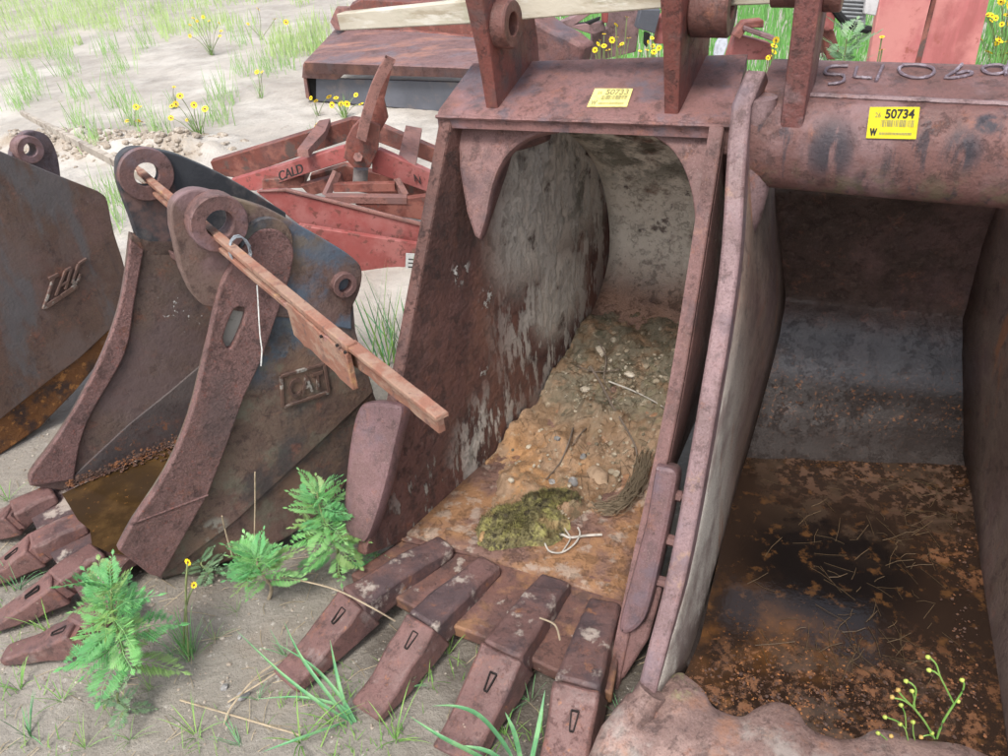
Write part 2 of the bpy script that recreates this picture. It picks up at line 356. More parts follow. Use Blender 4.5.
# corner gusset (left) and corner web (right)
gp = catmull([PL.hit(486, 118, -.022), PL.hit(482, 150, -.02), PL.hit(476, 185, -.022), PL.hit(472, 214, -.03), PL.hit(470, 236, -.045)], 6)
T.add('corner_gusset', tube(gp, [.088-.0018*i if i < 10 else .07-.0022*(i-10) for i in range(len(gp))], 24), M_c_edge, smooth=80)
gp = catmull([PL.hit(492, 134, .02), PL.hit(520, 136, .05), PL.hit(548, 132, .12)], 5)
T.add('corner_gusset', tube(gp, [.05-.003*i for i in range(len(gp))], 16), M_c_edge, smooth=80)
cwl = catmull(O2.hits([(556, 131), (532, 137), (512, 150), (499, 168), (491, 192), (486, 218), (479, 240)], -.05), 5)
T.add('corner_web', plate(cwl+O2.hits([(474, 236), (466, 212), (459, 170), (457, 126), (556, 126)], -.05), O2.n, .03, bev=.008), M_c_edge)
cw = catmull(O2.hits([(650, 134), (672, 150), (688, 180), (695, 225), (692, 300), (688, 330)], -.03), 5)
T.add('corner_web', plate(cw+O2.hits([(690, 332), (703, 225), (722, 124), (648, 124)], -.03), O2.n, .02), M_c_edge)
# lip plate
zf, zb = .075, .05
F0, F1, F2, F3 = atz(350, 574, zf), atz(395, 597, zf), atz(548, 667, zf), atz(612, 694, zf)
B0, B1 = atz(400, 540, zb), atz(632, 588, zb)
lp = [F0, F1, F1.lerp(F2, .3)+V((0, -.01, 0)), F1.lerp(F2, .7)+V((0, .005, 0)), F2, F3, B1, B0]
M_lip = layered('lip_plate_steel', (.17, .10, .09), [speck, dict(c=(.30, .16, .08), s=9, lo=.5, hi=.64, a=.7), dict(c=(.065, .045, .045), s=6, lo=.52, hi=.66, a=.7), dict(c=(.38, .33, .28), s=16, lo=.62, hi=.68, a=.8)], rough=.65, bump=.6)
T.add('lip', prism(lp, V((0, 0, -.04))), M_lip, bevel=.006)
T.add('floor_plate', prism([B0+V((0, 0, .004)), B1+V((0, 0, .004)), JR[8]+V((0, 0, .004)), JL[8]+V((0, 0, .004))], V((0, 0, -.02))), M_lip, label='rust streaked floor plate')
wl = [B0.lerp(B1, k/50)+V((0, 0, .004+.003*noise.noise(V((k*.7, 0, 0))))) for k in range(51)]
T.add('weld_bead', tube(wl, [.005+.003*abs(noise.noise(V((k*.9, 3, 0)))) for k in range(51)], 6), M_lip)
# teeth
zj = .125
tj = [(351, 597), (421, 620), (501, 650), (577, 684)]
tt = [(283, 681), (364, 711), (452, 757), (553, 812)]
ab = [(446, 541), (491, 560), (556, 577), (606, 599)]
wj = [.090, .090, .105, .103]
for i in range(4):
    tooth_set(T, atz(*ab[i], .082), atz(*tj[i], zj), atz(*tt[i], .035), wj[i], wj[i]*.88, wj[i]*.72, .092, M_tooth, M_adapter, slot=.22 if i < 2 else .3)
# side cutters and bolts
M_cut = layered('side_cutter_steel', (.19, .125, .145), [speck, specl, dict(c=(.12, .09, .11), s=7, lo=.5, hi=.66, a=.7)], rough=.5, bump=.4)
cl_ = catmull(O2.hits([(356, 412), (368, 402), (396, 404), (402, 412), (396, 440), (384, 490), (368, 538), (356, 542), (345, 532), (343, 505), (348, 450)], .03), 4, True)
T.add('side_cutter', plate(cl_, O2.n, .05, bev=.012), M_cut)
crr = catmull(O2.hits([(655, 470), (660, 466), (676, 472), (674, 497), (662, 555), (648, 612), (636, 630), (624, 634), (619, 625), (632, 574), (646, 520)], .035), 4, True)
T.add('side_cutter', plate(crr, O2.n, .06, bev=.010), M_cut)
T.add('cutter_base', prism(O2.hits([(646, 560), (662, 590), (648, 640), (624, 678), (607, 690), (616, 640)], .005), O2.n*-.04), M_c_edge, bevel=.006)
for x, y in ((678, 496), (673, 541), (666, 583)):
    c = O2.hit(x, y, .005)
    T.add('bolt', join(tube([c-W*.02, c+W*.008], .013, 6), tube([c+W*.008, c+W*.022], .008, 10)), M_c_edge, smooth=20)
# ears
def ear_plate(T, foot, axisW, prof, t, mat, holes=()):
    return None
e1 = O2.hit(492, 106)+V((0, .012, .0)); e2 = O2.hit(673, 112)+V((0, .012, .0))
Dn = ydir(24)
def P_(o, d, z): return o+Dn*d+V((0, 0, z))
for k, e in enumerate((e1, e2)):
    ol = [P_(e, 0, -.01), P_(e, -.02, .12), P_(e, -.05, .25), P_(e, -.07, .36), P_(e, .16, .36), P_(e, .20, .22), P_(e, .245, .09), P_(e, .25, .0)]
    ol = ol[:1]+catmull(ol[1:4], 4)+ol[4:]
    T.add('ear', (lambda m: ([p+W*(((p-e).dot(W))*min(.35, max(-.25, (p.z-e.z-.2)*1.8))) for p in m[0]], m[1]))(plate([p+W*.02 for p in ol], W, .042, bev=.006)), M_c_ear, label='lug plate standing on the top plate')
M_boss = layered('ear_boss_steel', (.15, .075, .07), [speck, dict(c=(.24, .12, .10), s=14, lo=.5, hi=.66, a=.7), dict(c=(.05, .035, .035), s=8, lo=.55, hi=.7, a=.8)], rough=.55, bump=.7)
c = Plane(e2+W*.06, W).hit(712, 14)
bc = e2+Dn*.055+V((0, 0, .185))+W*.07
T.add('pin_boss', ring(bc-W*.008, W, .054, .020, .075), M_boss)
bc = e1+Dn*.03+V((0, 0, .165))+W*.035
T.add('pin_boss', ring(bc, W, .05, .024, .04), M_boss)
# rear knuckle between ears
kn = aty(560, 32, 2.35)
T.add('knuckle', wedge(aty(528, 8, 2.3), aty(590, 44, 2.15), .10, .05, .16, .10), M_c_top, bevel=.01, label='pink brown rear knuckle behind the first lug')

# stickers
M_yel = flat('sticker_yellow', (.86, .72, .03), .45); M_yel2 = flat('sticker_faded_yellow', (.80, .72, .25), .45); M_ink = flat('sticker_ink', (.03, .03, .03), .5); M_fade = flat('sticker_faded_ink', (.30, .27, .12), .5)
def sticker(label, tl, tr, br, bl, n, code, my, mi, lot='26'):
    T2 = Thing('lot_sticker', label, 'sticker', bl)
    n = n.normalized()
    T2.add('sheet', prism([tl, tr, br, bl], n*.0012), my, smooth=0)
    ud = (br-bl); vd = (tl-bl); wd, hd = ud.length, vd.length
    ud_, vd_ = ud.normalized(), vd.normalized()
    o_ = bl+n*.0016
    def at(a, b): return o_+ud*a+vd*b
    T2.add('lot_number', text(code, at(.32, .66), ud_, vd_, hd*.40, .0004, .0006, fit=wd*.58), mi, smooth=0)
    T2.add('prefix_number', text(lot, at(.12, .68), ud_, vd_, hd*.22, .0004, fit=wd*.12), M_fade, smooth=0)
    bars = []; x = .26; rnd = random.Random(3)
    while x < .92:
        wv = rnd.choice((.008, .014, .02)); bars.append(prism([at(x, .38), at(x+wv, .38), at(x+wv, .6), at(x, .6)], n*.0003)); x += wv+rnd.choice((.008, .012, .02))
    T2.add('barcode', join(*bars), M_fade, smooth=0)
    T2.add('logo', text('W', at(.07, .1), ud_, vd_, hd*.30, .0004, .0012, fit=wd*.14), mi, smooth=0)
    words = []; x = .25
    while x < .9:
        wv = rnd.choice((.012, .018, .022)); words.append(prism([at(x, .12), at(x+wv, .12), at(x+wv, .2), at(x, .2)], n*.0003)); x += wv+.009
    T2.add('small_print', join(*words), M_fade, smooth=0)
tpn = (RTt-LTt).cross(BL-LTt).normalized(); tpn = tpn if tpn.z > 0 else -tpn
TP = Plane(LTt.lerp(BL, .4)+tpn*.0075, tpn)
sticker('faded pale yellow auction sticker marked 50733 stuck on the centre bucket top plate', TP.hit(595, 89), TP.hit(633, 89), TP.hit(627, 107), TP.hit(587, 107), tpn, '50733', M_yel2, M_fade)

# ================================================================== RIGHT BUCKET
L3 = atz(640, 702, .15); T3 = aty(743, 88, 1.50)
O3 = Plane(L3, (T3-L3).cross(W))
if O3.n.y > 0: O3.n = -O3.n
rim3 = catmull(O3.hits([(643, 705), (657, 650), (680, 560), (707, 410), (729, 270), (737, 150), (744, 92), (756, 72)]), 5)
# wall tapering inwards
e_ = (T3-L3).normalized(); P3n = e_.cross(ydir(38)).normalized(); P3n = P3n if P3n.x > 0 else -P3n
P3 = Plane(L3+W*.03, P3n)
J3z = [.07, .08, .095, .20, .32, .43, .50, .72, .86]
J3 = catmull([atz(x, y, z) for (x, y), z in zip([(684, 672), (715, 560), (738, 472), (754, 415), (768, 365), (778, 322), (781, 290), (774, 225), (768, 180)], J3z)], 5)
JR3 = catmull([atz(x, y, z) for (x, y), z in zip([(998, 720), (978, 580), (968, 480), (966, 430), (965, 385), (964, 340), (968, 308), (985, 236), (1000, 190)], J3z)], 5)
M_b3rim = layered('right_bucket_rim', (.27, .205, .235), [speck, specl, dict(c=(.16, .12, .14), s=8, lo=.52, hi=.68, a=.7), dict(c=(.34, .22, .15), s=14, lo=.6, hi=.7, a=.6)], rough=.55, bump=.4)
M_b3in = layered('right_bucket_inner', (.20, .165, .145), [
    dict(c=(.62, .58, .51), s=3, st=(1, 1, .4), lo=.25, hi=.45, a=.85, at=[(O3.hit(690, 560), .6)], soft=.3), speck,
    dict(c=(.28, .12, .06), s=10, st=(1, 1, .2), lo=.6, hi=.7, a=.8), dict(c=(.14, .09, .085), s=4, lo=.5, hi=.66, a=.7),
    dict(c=(.10, .065, .055), s=11, lo=.36, hi=.5, zr=(.20, .12), a=.85)], rough=.6, bump=.5)
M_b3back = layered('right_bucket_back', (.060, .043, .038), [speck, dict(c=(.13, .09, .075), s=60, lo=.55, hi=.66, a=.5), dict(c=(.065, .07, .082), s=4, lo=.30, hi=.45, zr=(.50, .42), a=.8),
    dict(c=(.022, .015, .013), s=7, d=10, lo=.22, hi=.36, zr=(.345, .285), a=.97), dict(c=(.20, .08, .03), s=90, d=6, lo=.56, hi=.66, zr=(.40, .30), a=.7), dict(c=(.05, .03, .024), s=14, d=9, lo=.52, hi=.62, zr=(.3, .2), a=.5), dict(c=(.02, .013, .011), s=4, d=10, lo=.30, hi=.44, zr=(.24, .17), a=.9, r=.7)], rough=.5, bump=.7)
M_b3top = layered('right_bucket_tube', (.185, .105, .105), [speck, dict(c=(.24, .155, .16), s=5, lo=.5, hi=.66, a=.6), 
    dict(c=(.035, .033, .042), s=24, st=(1, 1, .10), d=9, lo=.40, hi=.52, at=[(aty(832, 145, 1.44), .075), (aty(868, 170, 1.40), .045), (aty(893, 160, 1.38), .05), (aty(925, 150, 1.36), .03), (aty(962, 150, 1.33), .055), (aty(990, 120, 1.3), .03)], soft=.6, a=.92),
    dict(c=(.035, .035, .045), s=26, st=(1, 1, .12), lo=.58, hi=.66, a=.7, zr=(1.2, 1.1)),
    dict(c=(.13, .12, .07), s=20, lo=.5, hi=.66, a=.6, zr=(1.08, 1.0))], rough=.6, bump=.6)
T = Thing('excavator_bucket', 'wide rusty digger bucket at right holding dark rainwater, 50734 sticker on its tube', 'bucket', (L3.x+.4, L3.y+.3, 0))
nn = 26; ra = resample(rim3, nn); rb = resample(J3, nn)
T.add('side_plate', loft(ra, rb, 5), M_b3in, sol=(.03, 1 if False else 0), smooth=60, label='left side plate with pale streaked inner face')
T.add('rim_bar', grid([[p-W*.018-O3.n*.05, p-W*.018+O3.n*.006, p+W*.018+O3.n*.006, p+W*.018-O3.n*.05] for p in resample(rim3, 20)]), M_b3rim, bevel=.006, smooth=40)
bk = J3[25:31]
def rough_floor(p):
    k = max(0, min(1, (.30-p.z)/.08))*max(0, min(1, (p.z-.10)/.03))
    return p+V((0, 0, k*(.016*noise.noise(p*9)+.008*noise.noise(p*26)+.004*noise.noise(p*60))))
wm = loft(resample(J3, 90), resample(JR3, 90), 50)
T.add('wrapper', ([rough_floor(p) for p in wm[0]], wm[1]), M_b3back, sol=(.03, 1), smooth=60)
T.add('ledge', tube([J3[30]+(JR3[30]-J3[30])*(k/10) for k in range(11)], .011, 8), M_b3back)
T.add('ledge', tube([J3[25]+(JR3[25]-J3[25])*(k/10) for k in range(11)], .008, 8), M_b3back)
rimR3 = [p+W*.68 for p in rim3]
T.add('side_plate', loft(resample(JR3, nn), resample(rimR3, nn), 5), M_b3in, sol=(.03, 0), smooth=60, label='right side plate')
# torque tube
prof = [(.28, -.02), (.20, .004), (.045, -.022), (.02, -.030), (.0, -.045), (-.018, -.08), (-.02, -.13), (-.005, -.175), (.03, -.20), (.10, -.205), (.30, -.20)]
pz = catmull([V((a, b, 0)) for a, b in prof], 3)
o3 = T3+V((0, 0, .0))+W*.02
WL = W
def tubept(q, s): return o3+D*q.x+V((0, 0, q.y))+WL*s
rows = [[tubept(q, s) for q in pz] for s in (0, .02, .1, .2, .3, .4, .5, .6, .72)]
T.add('torque_tube', grid(rows), M_b3top, smooth=60)
T.add('tube_end', (lambda r: (r, [tuple(range(len(r)))]))([p for p in rows[0]]), M_b3rim)
T.add('weld_bead', tube([tubept(V((.045, -.020, 0)), .06+.66*k/60)+V((0, 0, .0015*noise.noise(V((k*.7, 0, 4))))) for k in range(61)], .0055, 6), M_b3rim)
# fillet inside corner left of tube
T.add('corner_fillet', tube([tubept(V((.02, z, 0)), .012) for z in (-.02, -.08, -.14, -.2, -.26, -.33)], [.03, .034, .036, .036, .028, .008], 14), M_b3rim, smooth=80)
# welded digits on sloping top
TPn = (tubept(V((.20, .004, 0)), 0)-tubept(V((.045, -.022, 0)), 0)).cross(W).normalized(); TPn = TPn if TPn.z > 0 else -TPn
PW = Plane(tubept(V((.045, -.020, 0)), 0), TPn)
M_weld = layered('weld_bead_grey', (.15, .11, .13), [dict(c=(.28, .24, .28), s=60, lo=.5, hi=.62)], rough=.4)
glyph = [[(848, 65), (829, 66), (826, 73), (843, 74), (842, 81), (828, 83)], [(857, 66), (854, 76), (872, 77)], [(883, 64), (876, 80)],
    [(902, 64), (921, 64), (934, 68), (930, 75), (915, 77), (902, 73), (899, 67), (904, 64)],
    [(962, 63), (955, 70), (945, 77), (960, 76), (972, 73), (968, 70), (956, 73)], [(1006, 74), (1004, 65), (992, 64), (982, 67), (990, 73), (1004, 71), (1009, 60)]]
T.add('welded_number', join(*[tube(resample(catmull([PW.hit(x, y+1, .003) for x, y in g], 4) if len(g) > 3 else [PW.hit(x, y+1, .003) for x, y in g], 24), [.0030+.0006*math.sin(i*2.2) for i in range(24)], 6) for g in glyph]), M_weld, label='weld bead digits 540 69 on the tube top')
# ear in front of tube
ec = aty(786, 168, T3.y-.055)
M_e3 = layered('right_ear_paint', (.20, .085, .085), [speck, dict(c=(.26, .17, .175), s=12, lo=.5, hi=.64, a=.6), dict(c=(.33, .10, .06), s=8, lo=.58, hi=.7, a=.6)], rough=.6, bump=.7)
T.add('ear', plate([q+W*.02 for q in [ec+V((0, 0, -.0)), ec+D*-.004+V((0, 0, .2)), ec+D*-.02+V((0, 0, .42)), ec+D*.16+V((0, 0, .42)), ec+D*.12+V((0, 0, .1)), ec+D*.08+V((0, 0, -.005))]], W, .042, bev=.006), M_e3, label='lug plate welded on the front of the tube')
T.add('pin_boss', ring(ec+D*.06+V((0, 0, .305))-W*.045, W, .032, .014, .05), M_boss)
T.add('pin_boss', ring(ec+D*.06+V((0, 0, .30))+W*.035, W, .034, .014, .03), M_boss)
# cast scalloped lip
M_cast = layered('cast_lip_steel', (.30, .23, .22), [speck, specl, dict(c=(.33, .29, .26), s=6, lo=.5, hi=.62, a=.7), dict(c=(.35, .17, .10), s=7, lo=.52, hi=.66, a=.7), dict(c=(.15, .10, .10), s=5, lo=.55, hi=.7, a=.6), dict(c=(.30, .33, .14), s=12, lo=.5, hi=.62, at=[(atz(672, 680, .15), .06)], a=.8)], rough=.6, bump=.6)
sc_px = [(640, 690), (662, 682), (679, 671), (690, 676), (705, 689), (712, 703), (721, 709), (742, 715), (757, 706), (774, 700), (788, 702), (798, 709), (806, 722), (815, 729), (839, 737), (859, 735), (871, 728), (883, 727), (898, 731), (916, 737), (956, 741), (985, 752), (1012, 765), (1060, 775)]
A_ = catmull([atz(x, y, .125) for x, y in sc_px], 4)
rows = []
for i, a in enumerate(A_):
    s_ = i/(len(A_)-1)
    wob = .018*math.cos(i*.55)
    base = atz(640, 700, .13)+W*((a-atz(640, 700, .13)).dot(W))
    f1 = a-D*.018+V((0, 0, .020)); f2 = a.lerp(base, .6)-D*.07+V((0, 0, .032+wob*.35)); f3 = base-D*.14+V((0, 0, .02)); f4 = base-D*.22+V((0, 0, -.06)); 
    rows.append([a+D*.02+V((0, 0, -.10)), a+D*.004+V((0, 0, -.03)), a, f1, f2, f3, f4, base-D*.20+V((0, 0, -.12))])
T.add('cast_lip', grid(rows), M_cast, smooth=70, sub=1)
T.add('lip_corner', tube(catmull([rim3[2]+W*.01, L3+V((.0, -.01, .0)), L3-D*.07-W*.02+V((0, 0, -.03)), L3-D*.18-W*.035+V((0, 0, -.09))], 5), [.03]*5+[.036]*5+[.04]*6, 14), M_cast, smooth=80)
# water in it
wat_px = [(684, 676), (700, 640), (738, 470), (752, 418), (972, 418), (1000, 690), (1010, 770), (850, 760), (740, 730)]
zW = .135
M_w3 = layered('dark_rusty_water', (.022, .013, .009), [
    dict(c=(.13, .055, .016), s=6, d=10, lo=.46, hi=.66, a=.8, at=[(atz(728, 625, zW), .2), (atz(800, 645, zW), .12)], soft=.2), dict(c=(.006, .005, .005), s=5, d=9, lo=.35, hi=.5, at=[(atz(830, 560, zW), .26)], soft=.4, a=.9), dict(c=(.12, .055, .02), s=24, d=9, lo=.55, hi=.68, a=.6),
    dict(c=(.16, .068, .028), s=34, d=10, rg=.75, lo=.50, hi=.60, a=.85, at=[(atz(780, 705, zW), .22), (atz(930, 715, zW), .24), (atz(700, 690, zW), .12), (atz(960, 560, zW), .12)], soft=.4, r=.7, b=2.0),
    dict(c=(.10, .055, .035), s=30, d=5, lo=.48, hi=.58, a=.9, at=[(atz(830, 440, zW), .34), (atz(930, 470, zW), .3)], soft=.4, r=.6, b=1.5),
    dict(c=(.045, .028, .018), s=9, d=10, lo=.5, hi=.6, a=.8, at=[(atz(850, 715, zW), .30), (atz(860, 470, zW), .4)], soft=.4, r=.5), dict(c=(.36, .14, .04), s=120, d=5, lo=.60, hi=.66, a=.8, at=[(atz(860, 430, zW), .3), (atz(800, 710, zW), .3)], soft=.3, r=.7, b=1.0)], rough=.08, rvar=.03, bump=.12, bs=30, bd=.003, spec=.5)
single('rain_water', (lambda P: (P, [tuple(range(len(P)))]))([atz(x, y, zW) for x, y in wat_px]), M_w3, None, None, kind='structure', smooth=0)
# floating dead grass and rust flakes
rn = random.Random(5); ms = []
for _ in range(150):
    x, y = rn.choice([(rn.gauss(830, 45), rn.gauss(540, 50)), (rn.gauss(915, 22), rn.gauss(525, 40)), (rn.gauss(870, 50), rn.gauss(640, 22))])
    if not (725 < x < 968 and 440 < y < 690): continue
    c = atz(x, y, zW+.002); a = rn.uniform(0, PI); l = rn.uniform(.01, .045); d = V((math.cos(a), math.sin(a), 0))
    ms.append(tube([c-d*l, c+V((rn.uniform(-.006, .006), rn.uniform(-.006, .006), .001)), c+d*l], .0007, 3))
M_straw = flat('dead_stalks', (.10, .065, .035), .6); M_straw2 = flat('pale_straw', (.42, .34, .22), .8)
single('floating_stalks', join(*ms), M_straw, 'dark dead grass stalks floating in the right bucket water', 'debris', kind='stuff')
ms = []
for _ in range(1000):
    k = rn.random()
    if k < .55: x, y = rn.uniform(690, 985), rn.gauss(700, 26)
    elif k < .85: x, y = rn.uniform(775, 965), rn.gauss(425, 22)
    else: x, y = rn.gauss(962, 12), rn.uniform(430, 700)
    lim = 668+(x-684)*.3
    if y > lim+25 or y < 385 or x > 985: continue
    c = atz(x, y, zW+.001+(.03*max(0, (430-y)/45))); r = rn.uniform(.001, .0042)
    n = [c+V((math.cos(q)*r*rn.uniform(.6, 1.3), math.sin(q)*r*rn.uniform(.6, 1.3), rn.uniform(0, .003))) for q in (0, 1.3, 2.6, 3.9, 5.2)]
    ms.append((n, [(0, 1, 2, 3, 4)]))
M_flake = layered('rust_flakes', (.17, .07, .03), [dict(c=(.07, .04, .03), s=40, lo=.42, hi=.52), dict(c=(.42, .17, .05), s=90, lo=.6, hi=.7)], rough=.8)
single('rust_flakes', join(*ms), M_flake, 'orange rust flakes scattered at the rim of the dark water in the right bucket', 'debris', kind='stuff', smooth=0)
# sticker 2 on tube front
fn = V((0, 0, 0))
PS = Plane(tubept(V((-.012, -.065, 0)), 0), W.cross(V((0.0, 0, 1)).lerp(D, .12).normalized())); 
if PS.n.y > 0: PS.n = -PS.n
sticker('bright yellow auction sticker marked 50734 stuck on the right bucket tube', PS.hit(870, 107, .005), PS.hit(920, 107, .005), PS.hit(916, 139, .005), PS.hit(866, 138, .005), PS.n, '50734', M_yel, M_ink)

# ================================================================== LEFT NARROW BUCKET
W2 = V((-math.cos(math.radians(56)), math.sin(math.radians(56)), 0)); D2 = V((math.sin(math.radians(56)), math.cos(math.radians(56)), 0))
PN = Plane(atz(165, 580, .02), -W2)
M_l_body = layered('left_bucket_body', (.175, .14, .12), [speck, dict(c=(.09, .13, .17), s=6, d=9, lo=.44, hi=.54, a=.8, at=[(PN.hit(290, 280), .28), (PN.hit(265, 340), .16)], soft=.5), dict(c=(.21, .13, .09), s=6, lo=.5, hi=.66, a=.7),
    dict(c=(.40, .14, .08), s=11, lo=.56, hi=.66, a=.7, at=[(PN.hit(285, 430), .16)], soft=.3), dict(c=(.17, .16, .12), s=9, lo=.52, hi=.64, a=.7), dict(c=(.30, .28, .24), s=14, lo=.5, hi=.6, at=[(PN.hit(215, 530), .05)], soft=.5), dict(c=(.05, .05, .055), s=5, lo=.54, hi=.68, a=.7)], rough=.62, bump=.6)
M_l_bar = layered('left_bucket_wear_bar', (.24, .155, .16), [speck, specl, dict(c=(.05, .03, .03), s=190, d=6, rg=.7, lo=.5, hi=.62, a=.22, b=-1.0), dict(c=(.26, .09, .07), s=90, d=5, lo=.58, hi=.66, a=.6), dict(c=(.10, .075, .075), s=6, lo=.5, hi=.68, a=.6)], rough=.65, bump=.9, bs=110)
M_l_ear = layered('left_bucket_ear', (.19, .125, .13), [speck, dict(c=(.27, .18, .20), s=8, lo=.52, hi=.66, a=.6), dict(c=(.13, .11, .13), s=5, lo=.5, hi=.66, a=.7)], rough=.58, bump=.5)
M_l_ear2 = layered('left_near_ear', (.19, .15, .14), [speck, dict(c=(.10, .145, .20), s=5, d=9, lo=.44, hi=.56, a=.85, at=[(PN.hit(310, 260), .16), (PN.hit(345, 310), .1)], soft=.5), dict(c=(.20, .15, .10), s=7, lo=.48, hi=.6, a=.8, at=[(PN.hit(270, 220), .2)], soft=.4), dict(c=(.22, .14, .145), s=6, lo=.4, hi=.56, a=.9, at=[(PN.hit(200, 225), .15)], soft=.5), dict(c=(.09, .06, .055), s=14, lo=.58, hi=.68, a=.7)], rough=.58, bump=.5)
M_blackear = layered('worn_black_paint', (.045, .048, .055), [dict(c=(.12, .11, .11), s=8, lo=.52, hi=.66, a=.8), dict(c=(.16, .10, .09), s=6, lo=.5, hi=.6, at=[(PN.hit(144, 172, -.5), .16)], soft=.5), dict(c=(.13, .085, .08), s=5, lo=.56, hi=.66)], rough=.5, bump=.4)
M_l_in = layered('left_bucket_inner', (.15, .125, .115), [speck, dict(c=(.14, .10, .10), s=4, lo=.5, hi=.66, a=.7), dict(c=(.05, .045, .045), s=4, lo=.52, hi=.66, a=.6), dict(c=(.6, .6, .58), s=60, lo=.63, hi=.66, at=[(PN.hit(184, 305, -.5), .10)], soft=.3)], rough=.6, bump=.5)
M_l_slab = layered('left_wrapper_blue_grey', (.085, .085, .095), [dict(c=(.12, .10, .095), s=5, lo=.48, hi=.64, a=.7), speck, dict(c=(.20, .09, .05), s=40, lo=.58, hi=.66, zr=(.24, .16), a=.9)], rough=.5, bump=.5)
T = Thing('excavator_bucket', 'narrow rusty four-toothed digger bucket at left with wooden stake through its two lugs', 'bucket', atz(165, 570, 0))
front = [(119, 551), (134, 523), (167, 473), (190, 419), (205, 360), (220, 300), (226, 275), (240, 245)]
body = catmull(PN.hits(front), 3)+PN.hits([(258, 222), (300, 226), (330, 243), (352, 285), (356, 332), (364, 360), (374, 392), (313, 450), (233, 524), (160, 579)])
T.add('side_plate', plate(body, PN.n, .03), M_l_body, label='near side plate with raised emblem and blue paint traces')
belly = catmull(PN.hits([(374, 392), (382, 425), (362, 462), (330, 505), (285, 540), (230, 562), (160, 581)], -.012), 4)+PN.hits([(160, 578), (233, 523), (313, 449)], -.012)
T.add('heel_plate', plate(belly, PN.n, .5, bev=.01), M_l_body, label='dark brown rounded heel')
wear = catmull(PN.hits([(119, 551), (134, 523), (167, 473), (190, 419), (205, 360), (219, 295), (232, 265), (252, 236), (268, 229), (284, 234), (294, 250), (291, 275)], .022), 4)+PN.hits([(262, 360), (244, 398), (226, 449), (208, 495), (161, 578), (150, 575)], .022)
slot = catmull(PN.hits([(225, 344), (224, 335), (233, 312), (240, 307), (246, 312), (243, 325), (234, 345), (229, 349)], .022), 4, True)
T.add('wear_bar', plate(wear, PN.n, .024, [slot]), M_l_bar, label='pitted curved wear bar with a slot')
T.add('weld_seam', tube([PN.hit(131+k*(208-131)/12, 524+k*(495-524)/12, .022) for k in range(13)], .003, 5), M_l_bar)
T.add('slot_back', plate(PN.hits([(220, 350), (222, 305), (250, 303), (248, 350)], .002), PN.n, .004), flat('slot_grey', (.25, .24, .22)))
ear = catmull(PN.hits([(172, 228), (172, 206), (184, 193), (203, 190), (235, 199), (267, 209), (300, 226), (330, 243), (352, 257), (362, 270), (360, 290), (352, 308)], .006), 4)+PN.hits([(352, 330), (300, 320), (240, 312)], .006)+catmull(PN.hits([(213, 307), (203, 305), (192, 293), (181, 269)], .006), 3)
# mirrored inner edge of ear continues behind the wear bar
T.add('ear', plate(ear, PN.n, .034, [circ(PN, 216, 221, .034, off=.006), circ(PN, 343, 284, .022, off=.006)]), M_l_ear2, label='near lug plate with pin hole')
T.add('pin_boss', ring(PN.hit(216, 221, .02), W2, .066, .033, .055), M_l_ear)
T.add('pin_boss', ring(PN.hit(343, 284, .010), W2, .034, .020, .03), M_l_ear)
T.add('pad_ring', ring(PN.hit(266, 243, .008), W2, .065, .02, .02), M_l_body, label='round weld pad above the wear bar')
fw = .49
far = catmull(PN.hits([(30, 486), (31, 474), (55, 442), (77, 407), (104, 354), (122, 300), (131, 234)], -fw), 4)+PN.hits([(150, 240), (215, 240), (300, 300), (300, 400), (190, 438), (63, 491)], -fw)
T.add('side_plate', plate(far, PN.n, .03), M_l_in, label='far side plate seen from inside')
st = catmull(PN.hits([(31, 486), (32, 474), (55, 442), (77, 407), (104, 354), (122, 300), (131, 240)], -fw+.012), 4)+catmull(PN.hits([(144, 250), (135, 300), (125, 354), (92, 413), (80, 445), (74, 480)], -fw+.012), 4)
T.add('wear_bar', plate(st, PN.n, .02), M_l_bar)
ear = catmull(PN.hits([(131, 219), (119, 186), (117, 168), (120, 156), (134, 148), (167, 152), (190, 160), (232, 180), (286, 213)], -fw), 4)+PN.hits([(290, 260), (230, 260), (164, 256), (149, 256), (140, 247)], -fw)
T.add('ear', plate(ear, PN.n, .034, [circ(PN, 146, 174, .034, off=-fw)]), M_blackear, label='far lug plate with worn black paint')
T.add('pin_boss', ring(PN.hit(146, 174, -fw+.004), W2, .072, .033, .02), M_l_ear)
a = PN.hit(170, 256, -fw); b = PN.hit(225, 300, -.03)
T.add('cross_plate', prism([a+V((0, 0, .02)), b+V((0, 0, .03)), b+D2*.06+V((0, 0, -.02)), a+D2*.06+V((0, 0, -.02))], V((0, 0, -.025))), M_l_ear, bevel=.004)
# wrapper inside: rises from the waterline to the cross plate
T.add('liner_plate', plate(PN.hits([(66, 488), (74, 476), (130, 424), (170, 392), (205, 362), (240, 330), (240, 420), (190, 438)], -fw+.008), PN.n, .008, bev=.002), M_l_slab, label='blue grey lower liner plate')
q0 = [PN.hit(x, y, -fw+.01) for x, y in ((190, 438), (210, 400), (225, 350), (235, 290), (230, 262))]
q1 = [p-W2*(fw-.03) for p in q0]
T.add('wrapper', loft(catmull(q0, 4), catmull(q1, 4), 3), M_l_slab, sol=(.02, -1), label='blue grey wrapper plate inside')
T.add('floor_plate', prism([atz(22, 498, .08), atz(44, 545, .08), atz(88, 606, .08), atz(128, 560, .09), atz(128, 560, .09)+D2*.5+W2*.03, atz(128, 560, .09)+D2*.5+W2*.42, atz(75, 478, .09)], V((0, 0, -.03))), M_adapter)
zw2 = .118
